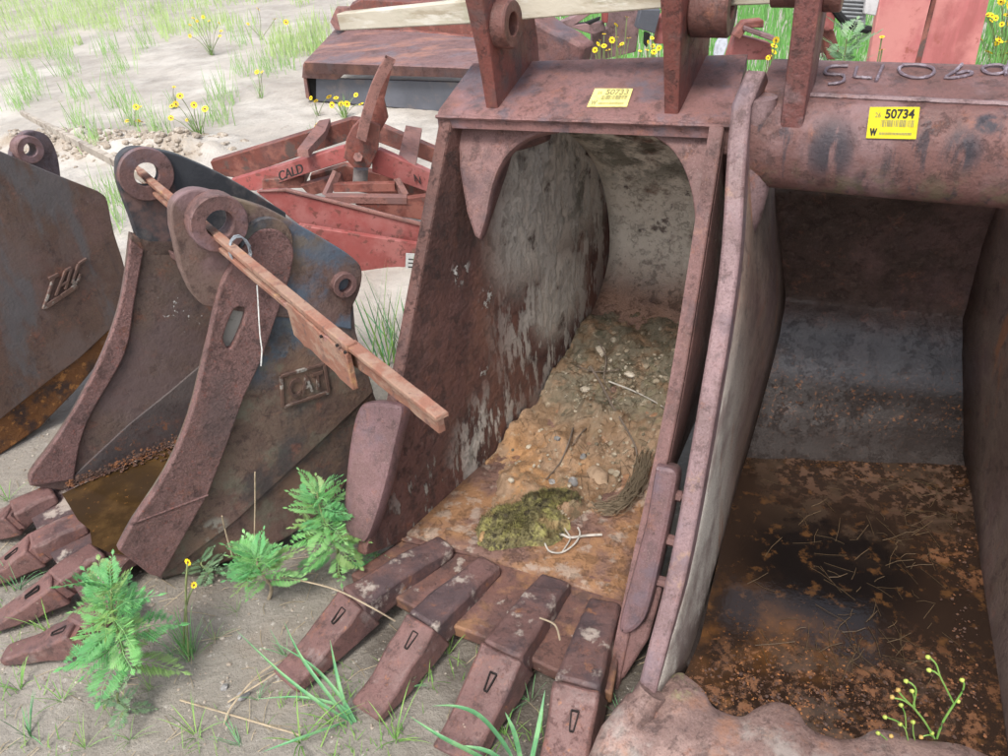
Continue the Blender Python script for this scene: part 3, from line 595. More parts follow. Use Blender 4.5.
M_w2 = layered('brown_water', (.045, .026, .011), [dict(c=(.085, .048, .018), s=7, lo=.45, hi=.62, a=.8), dict(c=(.035, .022, .012), s=4, lo=.5, hi=.66, a=.8), dict(c=(.25, .11, .03), s=60, lo=.62, hi=.68, a=.6)], rough=.1, rvar=.04, bump=.12, bs=24, bd=.003)
single('rain_water', (lambda P: (P, [tuple(range(len(P)))]))([atz(x, y, zw2) for x, y in ((62, 494), (80, 485), (186, 440), (240, 440), (200, 520), (128, 556), (108, 552), (92, 545), (90, 530), (78, 520))]), M_w2, None, None, kind='structure', smooth=0)
ms = []
for _ in range(420):
    t = rn.random(); x = 65+t*125; y = 488-t*44+rn.gauss(-3, 3.4)*(.5+t); c = atz(x, y, zw2+.003+max(0, (488-t*44-y))*.002); r = rn.uniform(.002, .007)
    ms.append(([c+V((math.cos(q)*r*rn.uniform(.6, 1.3), math.sin(q)*r, rn.uniform(0, .006))) for q in (0, 1.3, 2.6, 3.9, 5.2)], [(0, 1, 2, 3, 4)]))
single('rust_flakes', join(*ms), M_flake, 'rust crumbs along the waterline inside the narrow left bucket', 'debris', kind='stuff', smooth=0)
tj = [(9, 508), (28, 541), (51, 577), (73, 624)]; tt = [(-42, 534), (-28, 580), (-14, 624), (4, 652)]; ab = [(52, 489), (84, 517), (98, 547), (114, 590)]
for i in range(4):
    tooth_set(T, atz(*ab[i], .115), atz(*tj[i], .115), atz(*tt[i], .035), .078, .05, .075, .075, M_tooth, M_tooth, slot=.30 if i != 3 else .2, arch=.004)
# emblem
M_emb = layered('raised_emblem', (.15, .105, .09), [speck, dict(c=(.30, .28, .25), s=20, lo=.55, hi=.65)], rough=.5)
c0, c1, c2, c3 = [PN.hit(x, y, .003) for x, y in ((281, 376), (324, 364), (329, 392), (283, 407))]
em = T.add('emblem_frame', join(*[bar(p, q, .010, .008, PN.n) for p, q in ((c0, c1), (c1, c2), (c2, c3), (c3, c0))]), M_emb, bevel=.002)
ud = (c2-c3).normalized(); vd = (c0-c3).normalized()
T.add('emblem_letters', text('CAT', c3+(c2-c3)*.13+(c0-c3)*.22, ud, vd, (c0-c3).length*.80, .004, .0012, fit=(c2-c3).length*.74), M_emb, parent=em)

# ================================================================== FAR LEFT BUCKET
PB = Plane(atz(0, 452, .02), xdir(38))
M_b1 = layered('far_left_bucket_side', (.145, .105, .09), [speck, dict(c=(.15, .11, .10), s=3.5, lo=.48, hi=.66, a=.7), dict(c=(.12, .125, .135), s=4, st=(1.5, 1.5, .5), lo=.5, hi=.62, a=.6), dict(c=(.4, .36, .32), s=70, lo=.70, hi=.72, a=.7)], rough=.62, bump=.5)
M_heel = layered('orange_rust_heel', (.20, .085, .03), [dict(c=(.06, .035, .028), s=10, lo=.45, hi=.58), dict(c=(.42, .19, .06), s=30, lo=.55, hi=.66), dict(c=(.28, .18, .11), s=14, lo=.58, hi=.7)], rough=.8, bump=1.0, bs=50, bd=.008)
T = Thing('excavator_bucket', 'brown rusty bucket cut off by the left edge, raised letters on its side plate', 'bucket', atz(0, 450, 0))
ol = PB.hits([(-160, 100), (-60, 130), (0, 151), (60, 176), (98, 191)])+catmull(PB.hits([(104, 195), (108, 202), (114, 232), (125, 268), (124, 290), (115, 325)]), 3)+PB.hits([(80, 358), (45, 384), (0, 420), (-100, 480), (-160, 500)])
T.add('side_plate', plate(ol, PB.n, .03), M_b1)
hl = PB.hits([(119, 318), (108, 352), (75, 392), (40, 428), (0, 455), (-100, 505), (-160, 520), (-160, 490), (-100, 470), (0, 410), (45, 374), (80, 348)], -.02)
T.add('heel_plate', plate(hl, PB.n, .4, bev=.006), M_heel, label='orange flaking rusty heel')
TAB = Plane(PB.p-PB.n*.25, PB.n)
er = catmull([TAB.hit(x, y) for x, y in ((10, 165), (14, 145), (24, 133), (36, 131), (48, 136), (56, 150), (60, 168), (63, 200))], 3)+[TAB.hit(5, 220)]
T.add('ear', plate(er, PB.n, .03, [circ(TAB, 27, 149, .02)]), layered('blue_purple_ear', (.14, .13, .17), [dict(c=(.20, .13, .13), s=8, lo=.5, hi=.62), speck], rough=.6))
T.add('pin_boss', ring(TAB.hit(27, 149, .01), PB.n, .046, .022, .05), M_l_ear)
em = PB.hit(43, 309, .002); ud = (PB.hit(76, 290)-PB.hit(46, 306)).normalized(); vd = (PB.hit(53, 277)-PB.hit(44, 308)).normalized(); k = (PB.hit(76, 290)-PB.hit(46, 306)).length
def epx(a, b): return em+ud*a*k+vd*b*k
def estroke(L, w=.012): return join(*[bar(epx(*L[i])+PB.n*.002, epx(*L[i+1])+PB.n*.002, w*.8, .009, PB.n) for i in range(len(L)-1)])
T.add('raised_letter', estroke([(0, 0), (.05, 1.0)]), M_emb, bevel=.002); T.add('raised_letter', join(estroke([(-.12, 1.0), (.2, 1.0)], .016)), M_emb, bevel=.002)
T.add('raised_letter', join(estroke([(.32, .25), (.42, 1.0), (.62, 1.0), (.62, .3)]), estroke([(.38, .55), (.6, .55)])), M_emb, bevel=.002)
T.add('raised_letter', join(estroke([(1.12, 1.05), (.86, 1.0), (.82, .4), (1.02, .35), (1.04, .6)])), M_emb, bevel=.002)
T.add('raised_letter', join(estroke([(.02, .04), (.55, .12), (1.05, .22)], .022)), M_emb, bevel=.002, label='long raised base stroke under the letters')

# ================================================================== WOODEN STAKE through the lugs
PT = Plane(PN.hit(216, 221), D2)
M_wood = layered('weathered_wood', (.27, .125, .085), [dict(c=(.34, .23, .17), s=14, st=(1, 1, 2.5), d=9, lo=.45, hi=.6, a=.7), dict(c=(.15, .085, .07), s=35, lo=.56, hi=.66, a=.8), dict(c=(.50, .30, .13), s=10, lo=.6, hi=.72, a=.8), dict(c=(.30, .16, .14), s=24, lo=.6, hi=.7)], rough=.85, bump=.9, bs=70)
M_wood2 = layered('weathered_wood_grey', (.42, .37, .31), [dict(c=(.20, .16, .13), s=20, lo=.5, hi=.64), dict(c=(.6, .56, .5), s=12, lo=.56, hi=.7)], rough=.85, bump=.7)
T = Thing('wooden_stake', 'splintered pink brown wooden stake pushed through the lugs of the narrow left bucket', 'stake', PT.hit(216, 221))
def lath(p, q, w, h, mat, name='lath', off=0, **k):
    a, b = PT.hit(*p, off), PT.hit(*q, off); n = 10
    d, s, u = frame(b-a)
    r = []
    for i in range(n+1):
        c = a.lerp(b, i/n)+u*.002*noise.noise(V((i*.8, w*90, 0)))+s*.002*noise.noise(V((i*.8, 5, w*90)))
        hh = h*(1+.12*noise.noise(V((i*1.3, 7, h*50))))
        r.append([c-s*w/2-u*hh/2, c+s*w/2-u*hh/2, c+s*w/2+u*hh/2, c-s*w/2+u*hh/2, c-s*w/2-u*hh/2])
    v, f = grid(r); m_ = len(r[0]); f += [(0, 1, 2, 3), tuple(n*m_+i for i in (3, 2, 1, 0))]
    return T.add(name, (v, f), mat, bevel=.002, smooth=30, **k)
lath((22, 113), (146, 178), .02, .030, M_wood2, label='grey weathered far end lath')
lath((138, 173), (357, 356), .012, .046, M_wood, off=0)
lath((140, 172), (352, 347), .02, .014, M_wood, off=-.016)
lath((150, 188), (330, 338), .02, .012, M_wood, off=-.014)
lath((292, 318), (352, 372), .010, .075, M_wood, 'cleat', off=-.022, label='split orange cleat board nailed on the stake')
lath((345, 348), (441, 424), .012, .034, M_wood, off=.0)
lath((350, 344), (442, 417), .022, .010, M_wood, off=-.012)
for x, y in ((338, 345), (346, 352), (322, 336)):
    c = PT.hit(x, y, -.028); T.add('nail', tube([c, c-PT.n*.004], .003, 8), M_slot)
M_wire = flat('galvanised_wire', (.30, .33, .36), .4)
T2 = Thing('wire_tie', 'thin grey wire looped round the wooden stake next to the near lug', 'wire', PT.hit(240, 262))
ax = (PT.hit(260, 258)-PT.hit(216, 221)).normalized(); c = PT.hit(239, 250)
_, s, u = frame(ax)
T2.add('loop', tube([c+(s*math.cos(t*.5)*.022+u*math.sin(t*.5)*.034)+ax*.004*math.sin(t) for t in range(14)], .0022, 6), M_wire)
T2.add('loop', tube([c+ax*.01+(s*math.cos(t*.5)*.023+u*math.sin(t*.5)*.034) for t in range(14)], .0022, 6), M_wire)
M_white = flat('white_string', (.75, .75, .72), .8)
single('string', tube([PN.hit(x, y, .03) for x, y in ((257, 285), (258, 300), (259, 320), (260, 335), (262, 350), (261, 366))], .0016, 5), M_white, 'thin white string hanging down from the wooden stake over the wear bar', 'string')

# ================================================================== LUMBER BOARD through centre bucket lugs
PBd = Plane(e1+Dn*.075, W.cross(V((0, 0, 1))))
M_lum = layered('dusty_lumber', (.47, .43, .35), [dict(c=(.36, .31, .23), s=9, st=(.3, 1, 3), lo=.45, hi=.6), dict(c=(.6, .57, .5), s=16, st=(.3, 1, 3), lo=.55, hi=.66), dict(c=(.3, .33, .22), s=5, lo=.56, hi=.7, a=.5)], rough=.85, bump=.4)
top_ = [PBd.hit(336, 14), PBd.hit(471, 0), PBd.hit(656, -17), PBd.hit(830, -26)]; bot_ = [PBd.hit(340, 31), PBd.hit(471, 24), PBd.hit(656, 9), PBd.hit(830, 2)]
nb = PBd.n if PBd.n.y > 0 else -PBd.n
single('lumber_board', prism(top_+bot_[::-1], nb*.038), M_lum, 'long pale wooden board lying through the lugs of the centre bucket', 'board', bevel=.003)

# ================================================================== RED SCRAPER FRAME behind
M_red = layered('faded_red_paint', (.27, .068, .062), [dict(c=(.36, .14, .13), s=4, lo=.45, hi=.62, a=.8), dict(c=(.15, .055, .045), s=28, lo=.56, hi=.62, a=.85), dict(c=(.12, .07, .06), s=8, lo=.6, hi=.7, a=.7)], rough=.6, bump=.3)
M_dred = layered('rusty_red_paint', (.20, .07, .058), [speck, dict(c=(.32, .13, .10), s=8, lo=.5, hi=.62, a=.7), dict(c=(.12, .08, .07), s=12, lo=.55, hi=.66)], rough=.65)
M_rpink = layered('rusty_strap', (.30, .17, .16), [speck, dict(c=(.20, .11, .10), s=8, lo=.5, hi=.62)], rough=.65)
T = Thing('box_scraper', 'red painted tractor scraper frame lying behind the left bucket, tall lever on its pivot', 'scraper', atz(360, 262, 0))
def pp(pts, Y, dep=.05, name='beam', mat=M_red, bev=.004, yd=None, **k):
    P = [aty(x, y, Y if not isinstance(Y, (list, tuple)) else Y[i]) for i, (x, y) in enumerate(pts)]
    return T.add(name, prism(P, V((0, dep, 0))), mat, bevel=bev, **k)
pp([(210, 162), (352, 119), (352, 139), (236, 178), (215, 175)], [4.25, 3.95, 3.95, 4.25, 4.25], .06, mat=M_dred)
pp([(352, 119), (372, 122), (445, 153), (445, 168), (372, 140), (352, 139)], 3.95, .06, mat=M_dred)
fb = pp([(230, 181), (344, 147), (352, 160), (300, 176), (255, 191), (240, 190)], [3.9, 3.6, 3.6, 3.7, 3.8, 3.9], .05)
pp([(372, 152), (380, 150), (440, 177), (438, 196), (372, 172)], 3.6, .05)
pp([(256, 192), (276, 190), (434, 229), (430, 247), (334, 240), (298, 224)], 3.35, .03, 'moldboard', label='large red sloping end plate')
pp([(298, 225), (430, 246), (427, 277), (350, 275), (300, 262)], 3.30, .03, 'blade_board', mat=M_red)
pp([(257, 192), (286, 189), (432, 226), (430, 229), (286, 192)], 3.34, .02, 'top_flange', mat=M_rpink)
pp([(262, 180), (304, 176), (304, 188), (262, 190)], 3.75, .2, 'inner_box', mat=M_dred)
pp([(310, 176), (345, 165), (440, 190), (440, 205), (345, 190), (310, 190)], 3.8, .05, mat=M_dred)
pp([(300, 186), (340, 175), (345, 188), (310, 196)], 3.7, .05, mat=M_dred)
pp([(355, 205), (434, 195), (432, 222), (400, 217)], 3.45, .04, 'gusset', mat=M_dred)
T.add('strap', prism([aty(x, y, Y) for x, y, Y in ((320, 127, 4.0), (331, 125, 4.0), (326, 138, 3.9), (315, 150, 3.7), (309, 157, 3.6), (298, 157, 3.6), (309, 143, 3.8))], V((0, .01, .03))), M_rpink)
T.add('strap', prism([aty(x, y, Y) for x, y, Y in ((406, 128, 3.95), (422, 131, 3.95), (416, 167, 3.6), (398, 162, 3.6))], V((0, .012, .01))), M_rpink)
pp([(352, 128), (362, 118), (380, 126), (378, 150), (370, 168), (354, 168), (344, 158), (346, 140)], 3.56, .04, 'pivot_plate', mat=M_dred)
T.add('pivot_bolt', tube([aty(358, 157, 3.56), aty(358, 157, 3.50)], .022, 6), M_rpink, smooth=20)
lv = catmull([aty(x, y, Y) for x, y, Y in ((361, 140, 3.5), (366, 118, 3.5), (374, 92, 3.5), (383, 72, 3.5), (390, 60, 3.5))], 5)
ys_ = V((0, .05, 0)); dl = (lv[-1]-lv[0]).normalized(); sl_ = dl.cross(ys_).normalized()
T.add('lever', grid([[p-sl_*.023, p+sl_*.023, p+sl_*.023+ys_, p-sl_*.023+ys_, p-sl_*.023] for p in lv]), M_rpink, bevel=.004)
T.add('lever_arm', prism([aty(x, y, 3.62) for x, y in ((360, 125), (377, 85), (389, 62), (391, 72), (384, 100), (388, 118), (380, 132))], V((0, .03, 0))), M_dred)
T.add('lift_cylinder', tube([aty(361, 168, 3.62), aty(360, 184, 3.62)], .035, 14), flat('grey_pin', (.22, .19, .18)))
for a, b in (((326, 196), (337, 172)), ((405, 196), (396, 180))):
    T.add('yoke_arm', bar(aty(*a, 3.5), aty(*b, 3.55), .03, .03), M_rpink)
T.add('yoke_bar', bar(aty(334, 187, 3.52), aty(395, 186, 3.52), .04, .035), M_dred)
T.add('yoke_bar', bar(aty(326, 198, 3.47), aty(407, 199, 3.47), .05, .03), M_rpink)
M_tag = flat('alloy_tag', (.55, .56, .55), .4)
q = [aty(x, y, 3.29) for x, y in ((406, 253), (424, 254), (423, 276), (405, 275))]
tg = T.add('data_plate', prism(q, V((0, -.004, 0))), M_tag)
T.add('plate_print', join(*[bar(q[0].lerp(q[3], t)*.85+q[1].lerp(q[2], t)*.15-V((0, .005, 0)), q[0].lerp(q[3], t)*.25+q[1].lerp(q[2], t)*.75-V((0, .005, 0)), .002, .005) for t in (.25, .42, .6, .78)]), M_ink, parent=tg)
p0 = aty(281, 179, 3.70); p1 = aty(304, 171, 3.64); ud = (p1-p0).normalized(); vd = V((0, .1, 1)).normalized()
T.add('stencil_letters', text('CALD', aty(280, 180, 3.69)+V((0, -.012, 0)), ud, vd, .062, .002, .0005), M_ink, parent=fb)
p0 = aty(414, 181, 3.59); ud = (aty(425, 186, 3.59)-p0).normalized()
T.add('stencil_letters', text('N', p0, ud, vd, .05, .002), M_ink)

# ================================================================== MOWER DECK far
M_deck = layered('deck_pink_rust', (.22, .145, .155), [dict(c=(.42, .20, .14), s=2.2, st=(.6, 1.5, 1), lo=.46, hi=.6, a=.7), dict(c=(.15, .13, .15), s=3.2, lo=.5, hi=.64, a=.7), speck], rough=.6, bump=.3)
M_dgrey = layered('deck_blue_grey', (.10, .105, .125), [dict(c=(.17, .14, .13), s=5, lo=.5, hi=.66, a=.7)], rough=.5)
M_black = flat('black_and_painted_shade', (.012, .012, .012), .9)  # black hoses and small parts; also paints the shade in the deck's open end
T = Thing('rotary_mower_deck', 'wide flat rusty mower deck with grey front blade standing far back on the sand', 'mower', atz(306, 100, 0))
def dk(pts, name, mat, vec, **k): return T.add(name, prism([aty(*p) for p in pts], V(vec)), mat, bevel=.004, **k)
YL, YR = 6.35, 5.5
dk([(316, 78, YL), (520, 84, YR), (520, 118, YR), (316, 101, YL)], 'front_blade', M_dgrey, (0, .03, 0))
dk([(303, 64, YL-.05), (318, 66, YL-.1), (352, 67, YL-.15), (338, 80, YL-.1), (302, 78, YL)], 'side_skirt', M_deck, (0, .05, 0))
dk([(304, 62, YL-.05), (520, 70, YR-.05), (560, 46, YR+.7), (400, 30, YL+.6), (335, 29, YL+.9)], 'deck_top', M_deck, (0, 0, -.03))
dk([(304, 62, YL-.06), (520, 70, YR-.06), (520, 80, YR-.06), (338, 72, YL-.07), (304, 74, YL-.06)], 'front_lip', M_deck, (0, .02, 0))
dk([(306, 76, YL+.05), (318, 78, YL+.05), (318, 101, YL+.05), (309, 100, YL+.05)], 'end_opening_shade', M_black, (0, .6, 0))  # solid near-black block painting the shade inside the deck end
dk([(303, 76, YL), (306, 76, YL), (310, 100, YL), (306, 98, YL)], 'side_runner', M_deck, (0, .9, 0))
dk([(345, 30, 7.3), (350, 6, 7.3), (362, 0, 7.3), (480, 6, 6.9), (480, 36, 6.9)], 'gear_box_cover', M_dred, (0, .2, 0))
dk([(335, 30, 7.0), (330, 22, 7.1), (336, 8, 7.3), (352, 8, 7.3), (352, 32, 7.2)], 'hitch_arm', M_rpink, (0, .1, 0))
dk([(395, 34, 6.9), (480, 41, 6.6), (480, 37, 6.6), (402, 30, 6.9)], 'deck_rib', M_dred, (0, .06, 0))

# ================================================================== background machinery at top right
M_violet = layered('purple_brown_panel', (.20, .15, .17), [speck, dict(c=(.28, .17, .17), s=6, lo=.5, hi=.62)], rough=.6)
T = Thing('plough_frame', 'purple brown machine frame with small red bar seen between the centre bucket lugs', 'machine', atz(620, 60, 0)+V((0, 1.2, 0)))
def bgp(pts, Y, name, mat, dep=.06, **k): return T.add(name, prism([aty(x, y, Y) for x, y in pts], V((0, dep, 0))), mat, bevel=.004, **k)
bgp([(558, 24), (592, 8), (600, 8), (572, 27)], 4.3, 'side_member', M_violet); bgp([(566, 26), (604, 22), (606, 30), (594, 35), (584, 32)], 4.3, 'cross_member', M_violet)
bgp([(608, 6), (642, 8), (636, 52), (592, 62), (592, 34), (608, 28)], 4.4, 'web_plate', M_violet)
bgp([(603, 2), (609, 2), (608, 23), (603, 23)], 4.25, 'upright', M_red)
bgp([(641, 9), (661, 10), (655, 34), (636, 28)], 4.2, 'guard_plate', M_dgrey)
bgp([(645, 32), (651, 34), (647, 48), (644, 44)], 4.2, 'tine', M_black, .03)
bgp([(585, 23), (601, 17), (600, 20), (590, 25)], 4.2, 'hose_clip', M_black, .03)
bgp([(660, 18), (664, 14), (664, 44), (655, 44)], 4.25, 'end_post', M_red)
T = Thing('red_trailer_tongue', 'small red steel frame corner behind the gap between centre and right buckets', 'machine', aty(750, 50, 3.3)*1.0-V((0, 0, .6)))
bgp([(733, 36), (745, 22), (764, 20), (764, 28), (748, 28), (740, 40)], 3.3, 'channel', M_dred)
bgp([(736, 34), (772, 44), (772, 60), (728, 60)], 3.35, 'cheek_plate', M_red)
bgp([(745, 26), (778, 38), (774, 42), (744, 31)], 3.28, 'strut', M_violet)
bgp([(716, 44), (726, 28), (728, 44), (724, 56), (714, 56)], 3.2, 'reflector', flat('pale_plastic', (.62, .65, .72)), .02)
T = Thing('red_tractor_fender', 'bright faded red sheet metal panel with dark seam at the top right', 'machine', aty(930, 60, 4.0)-V((0, 0, 1.0)))
M_fend = layered('pink_red_sheet', (.44, .14, .14), [dict(c=(.30, .10, .09), s=5, st=(1, 1, .2), d=8, lo=.5, hi=.64, a=.6), dict(c=(.58, .24, .22), s=3, lo=.45, hi=.62), dict(c=(.35, .11, .09), s=14, lo=.6, hi=.7)], rough=.5, bump=.2)
bgp([(882, -10), (936, -10), (905, 100), (862, 100)], 3.3, 'left_sheet', M_fend, .03)
bgp([(936, -12), (992, -12), (968, 100), (908, 100)], 3.34, 'right_sheet', M_fend, .03)
bgp([(933, -12), (940, -12), (912, 100), (905, 100)], 3.30, 'seam_rib', M_dred, .03)
T = Thing('hydraulic_coupler', 'red coupler handle with black hose behind the right bucket lug', 'coupler', aty(822, 60, 2.6)-V((0, 0, .6)))
bgp([(815, -8), (830, -8), (836, 14), (834, 30), (826, 32), (818, 26)], 2.6, 'handle', M_red, .05)
bgp([(822, 28), (834, 30), (840, 50), (836, 60), (826, 60)], 2.62, 'lower_link', M_dred, .04)
T.add('hose', tube(catmull([aty(x, y, 2.6) for x, y in ((826, -8), (838, 14), (852, 26), (870, 30))], 5), .012, 8), M_black)
T.add('hose_clamp', tube([aty(818, 42, 2.75), aty(812, 50, 2.75)], .03, 10), M_black)
T = Thing('corrugated_grille', 'pale grey ribbed metal grille standing behind the coupler', 'grille', aty(855, 40, 3.1)-V((0, 0, .7)))
M_gr = flat('pale_grey_metal', (.42, .43, .44), .5)
bgp([(838, -10), (868, -10), (866, 24), (858, 32), (842, 28)], 3.15, 'backing', M_gr, .02)
for k in range(10):
    y = -8+k*4; T.add('rib', tube([aty(839+k*.4, y, 3.14), aty(867-k*.5, y+1.5, 3.14)], .005, 6), flat('grey_rib', (.25, .26, .27)) if k == 0 else bpy.data.materials['grey_rib'])
bgp([(868, -10), (882, -10), (876, 16), (864, 14)], 3.12, 'label_panel', flat('worn_white', (.66, .64, .64)), .02)

# ================================================================== DIRT inside the centre bucket
from mathutils.bvhtree import BVHTree
rn = random.Random(11)
def nz2(x, y, z=0): return noise.noise(V((x, y, z)))
NR, NC = 110, 90
rows = []
for r in range(NR+1):
    i = 4+26*r/NR; i0 = int(i); fr = i-i0
    a = JL[i0].lerp(JL[min(i0+1, len(JL)-1)], fr); b = JR[i0].lerp(JR[min(i0+1, len(JR)-1)], fr); row = []
    for c in range(NC+1):
        u = .004+.99*c/NC; p = a.lerp(b, u); X, Y = p.x*9, p.y*9
        front = 6.5-6*math.exp(-((u-.42)/.25)**2)+1.6*nz2(u*5, 1)+ (2.5 if u > .62 else 0)*(u-.62)*4
        e = max(0, min(1, (i-front)/3.2)); e = e*e*(3-2*e)
        back = max(0, min(1, (25.2-i+1.5*nz2(u*4, 7))/4))
        h = e*back*(.034+.045*max(0, nz2(X, Y)+.35)+.020*nz2(X*2.7, Y*2.7, 2)+.014*nz2(X*7, Y*7, 3)+.005*nz2(X*17, Y*17, 4)+.025*max(0, (i-16)/12))
        h += e*back*.012*max(0, nz2(X*4, Y*4, 9)-.15)*2
        h -= .012*(1-min(1, e*4))
        row.append(p+V((-.15*h, -.35*h, h)))
    rows.append(row)
dirt = grid(rows)
gb = atz(560, 470, .05)
M_dirt = layered('bucket_dirt', (.33, .22, .14), [
    dict(c=(.44, .235, .10), s=6, lo=.45, hi=.6, a=.8, at=[(atz(520, 480, .05), .3), (atz(600, 530, .05), .2)], soft=.4),
    dict(c=(.16, .145, .105), s=13, d=10, lo=.34, hi=.5, a=.9, at=[(atz(625, 350, .12), .46)], soft=.55), dict(c=(.09, .085, .055), s=26, lo=.5, hi=.62, a=.85, at=[(atz(620, 360, .12), .45), (atz(640, 470, .06), .16)], soft=.4),
    dict(c=(.45, .39, .29), s=34, d=8, lo=.58, hi=.68, a=.7), dict(c=(.20, .12, .065), s=11, d=9, lo=.48, hi=.62, a=.7), dict(c=(.16, .10, .06), s=48, lo=.56, hi=.68, a=.7), dict(c=(.17, .15, .09), s=16, lo=.54, hi=.62, a=.7, at=[(atz(540, 510, .06), .2), (atz(640, 400, .1), .25)], soft=.4)], rough=.9, bump=1.0, bs=130, bd=.006)
single('dirt_pile', dirt, M_dirt, 'tan and mossy dirt heaped inside the back of the centre bucket', 'dirt', kind='stuff', smooth=60)
bvD = BVHTree.FromPolygons([tuple(p) for p in dirt[0]], dirt[1])
def ond(x, y, up=0.0):
    h = bvD.ray_cast(CP, ray(x, y).normalized())
    p = V(h[0]) if h[0] is not None else atz(x, y, .055)
    q = atz(x, y, .052)
    if (p-CP).length > (q-CP).length+.02 and p.z < .05: p = q
    return p+V((0, 0, up))
def rock(c, rx, ry, rz, rnd, flat_=False):
    bm = bmesh.new(); bmesh.ops.create_icosphere(bm, subdivisions=2 if rx > .012 else 1, radius=1); s_ = rnd.random()*50
    a = rnd.random()*PI; v = []
    for q in bm.verts:
        k = 1+.28*noise.noise(q.co*1.4+V((s_, 0, 0))); x, y, z = q.co.x*rx*k, q.co.y*ry*k, q.co.z*rz*k
        v.append(c+V((x*math.cos(a)-y*math.sin(a), x*math.sin(a)+y*math.cos(a), z)))
    f = [tuple(w_.index for w_ in p.verts) for p in bm.faces]; bm.free(); return v, f
M_stone = layered('pale_stone', (.44, .38, .30), [dict(c=(.55, .50, .42), s=30, lo=.5, hi=.6), dict(c=(.25, .2, .15), s=60, lo=.56, hi=.66)], rough=.9, bump=.8)
M_gst = layered('grey_stone', (.20, .195, .19), [dict(c=(.35, .34, .33), s=40, lo=.5, hi=.6)], rough=.85)
M_tst = layered('tan_clod', (.36, .255, .17), [dict(c=(.25, .17, .11), s=40, lo=.5, hi=.6)], rough=.95, bump=1)
for x, y, rx, ry, rz, m, l in [(598, 476, .042, .03, .016, M_tst, 'flat tan clod with straight edges in the middle of the bucket dirt'), (600, 352, .030, .02, .014, M_stone, 'pale cream stone near the top of the bucket dirt'),
    (552, 483, .014, .012, .01, M_gst, 'small blue grey stone just above the moss clump'), (573, 482, .018, .014, .012, M_gst, 'larger grey stone between moss clump and tan clod'), (557, 439, .012, .010, .009, M_gst, 'small grey stone near the left bucket wall'),
    (583, 458, .016, .012, .01, M_gst, 'grey stone resting left of the flat tan clod'), (630, 375, .02, .014, .01, M_stone, 'small cream stone beside the twigs'), (585, 390, .018, .014, .01, M_stone, 'rounded cream stone left of the long twig')]:
    c = ond(x, y, .002); single('stone', rock(c, rx, ry, rz, rn), m, l, 'stone', base=c)
ms = []
for _ in range(300):
    if rn.random() < .6: x, y = rn.gauss(625, 35), rn.gauss(375, 28)
    else: x, y = rn.uniform(500, 655), rn.uniform(420, 530)
    h = bvD.ray_cast(CP, ray(x, y).normalized())
    if h[0] is None: continue
    r = rn.uniform(.002, .009)*(1 if rn.random() < .8 else 1.5); ms.append(rock(V(h[0]), r, r*.8, r*.6, rn))
single('gravel', join(*ms), layered('mixed_gravel', (.30, .25, .18), [dict(c=(.42, .37, .29), s=22, d=2, lo=.54, hi=.58), dict(c=(.12, .10, .07), s=31, d=2, lo=.55, hi=.6)], rough=.9), 'small mixed pebbles and crumbs on the dirt in the centre bucket', 'gravel', kind='stuff', smooth=0)
# moss clumps : bumpy mound with short fuzz
M_moss = layered('green_moss', (.16, .14, .065), [dict(c=(.06, .05, .03), s=45, d=9, lo=.5, hi=.6), dict(c=(.27, .25, .09), s=30, lo=.50, hi=.6), dict(c=(.10, .075, .03), s=18, lo=.52, hi=.64), dict(c=(.33, .24, .12), s=8, lo=.56, hi=.66)], rough=.95, bump=1)
def mound(pxs, hgt, seed):
    P = [ond(x, y) for x, y in pxs]; P = catmull(P, 5, True); c = sum(P, V())/len(P); rows = []
    for k in range(9):
        t = k/8; rows.append([])
        for j, p in enumerate(P):
            q = p.lerp(c, 1-t); q = q+V((0, 0, hgt*(1-t**2.6)*(1+.5*nz2(q.x*22, q.y*22, seed))+.016*nz2(q.x*55, q.y*55, seed)+.008*nz2(q.x*140, q.y*140, seed)-(.006 if k == 8 else 0)))
            rows[-1].append(q)
        rows[-1].append(rows[-1][0])
    return grid(rows)
def fuzz(me, n, L, rnd, w_=.0012):
    v, f = me; ms = []
    for _ in range(n):
        q = rnd.choice(f); p = V(); 
        for i in q: p = p+v[i]*(rnd.random()+.2)
        p = v[q[0]].lerp(v[q[2]], rnd.random()).lerp(v[q[1]], rnd.random()*.6)
        d = V((rnd.gauss(0, .5), rnd.gauss(-.2, .5), 1)).normalized()*L*rnd.uniform(.4, 1.2); s_ = V((rnd.uniform(-1, 1), rnd.uniform(-1, 1), 0)).normalized()*w_
        ms.append(([p-s_, p+s_, p+d], [(0, 1, 2)]))
    return join(*ms)
for pxs, hg, lab in [([(474, 545), (476, 522), (492, 508), (515, 504), (545, 506), (566, 514), (570, 532), (556, 546), (530, 548), (505, 552), (488, 553)], .040, 'ragged green moss clump at the front of the bucket dirt'),
    ([(512, 506), (530, 496), (556, 492), (578, 494), (580, 504), (560, 508), (535, 512)], .028, 'smaller moss ridge just behind the big moss clump')]:
    me = mound(pxs, hg, len(pxs)); T = Thing('moss_clump', lab, 'moss', me[0][0])
    T.add('cushion', me, M_moss, smooth=80); T.add('moss_fuzz', fuzz(me, 5200, .013, rn, .0010), M_moss, smooth=0, bevel=-1, kind='stuff')
M_hole = flat('dark_hollow', (.03, .02, .015), .95)
single('root_clod', rock(ond(484, 540, .012), .022, .012, .014, rn), layered('tan_root', (.40, .25, .12), [], rough=.9), 'small orange tan clod under the left tip of the big moss clump', 'clod')
ridge = [ond(x, y, .012) for x, y in ((646, 455), (643, 472), (634, 492), (620, 508), (604, 512), (590, 506))]
rm = tube(catmull(ridge, 5), [.012+.006*abs(nz2(k*.7, 2)) for k in range(26)], 9)
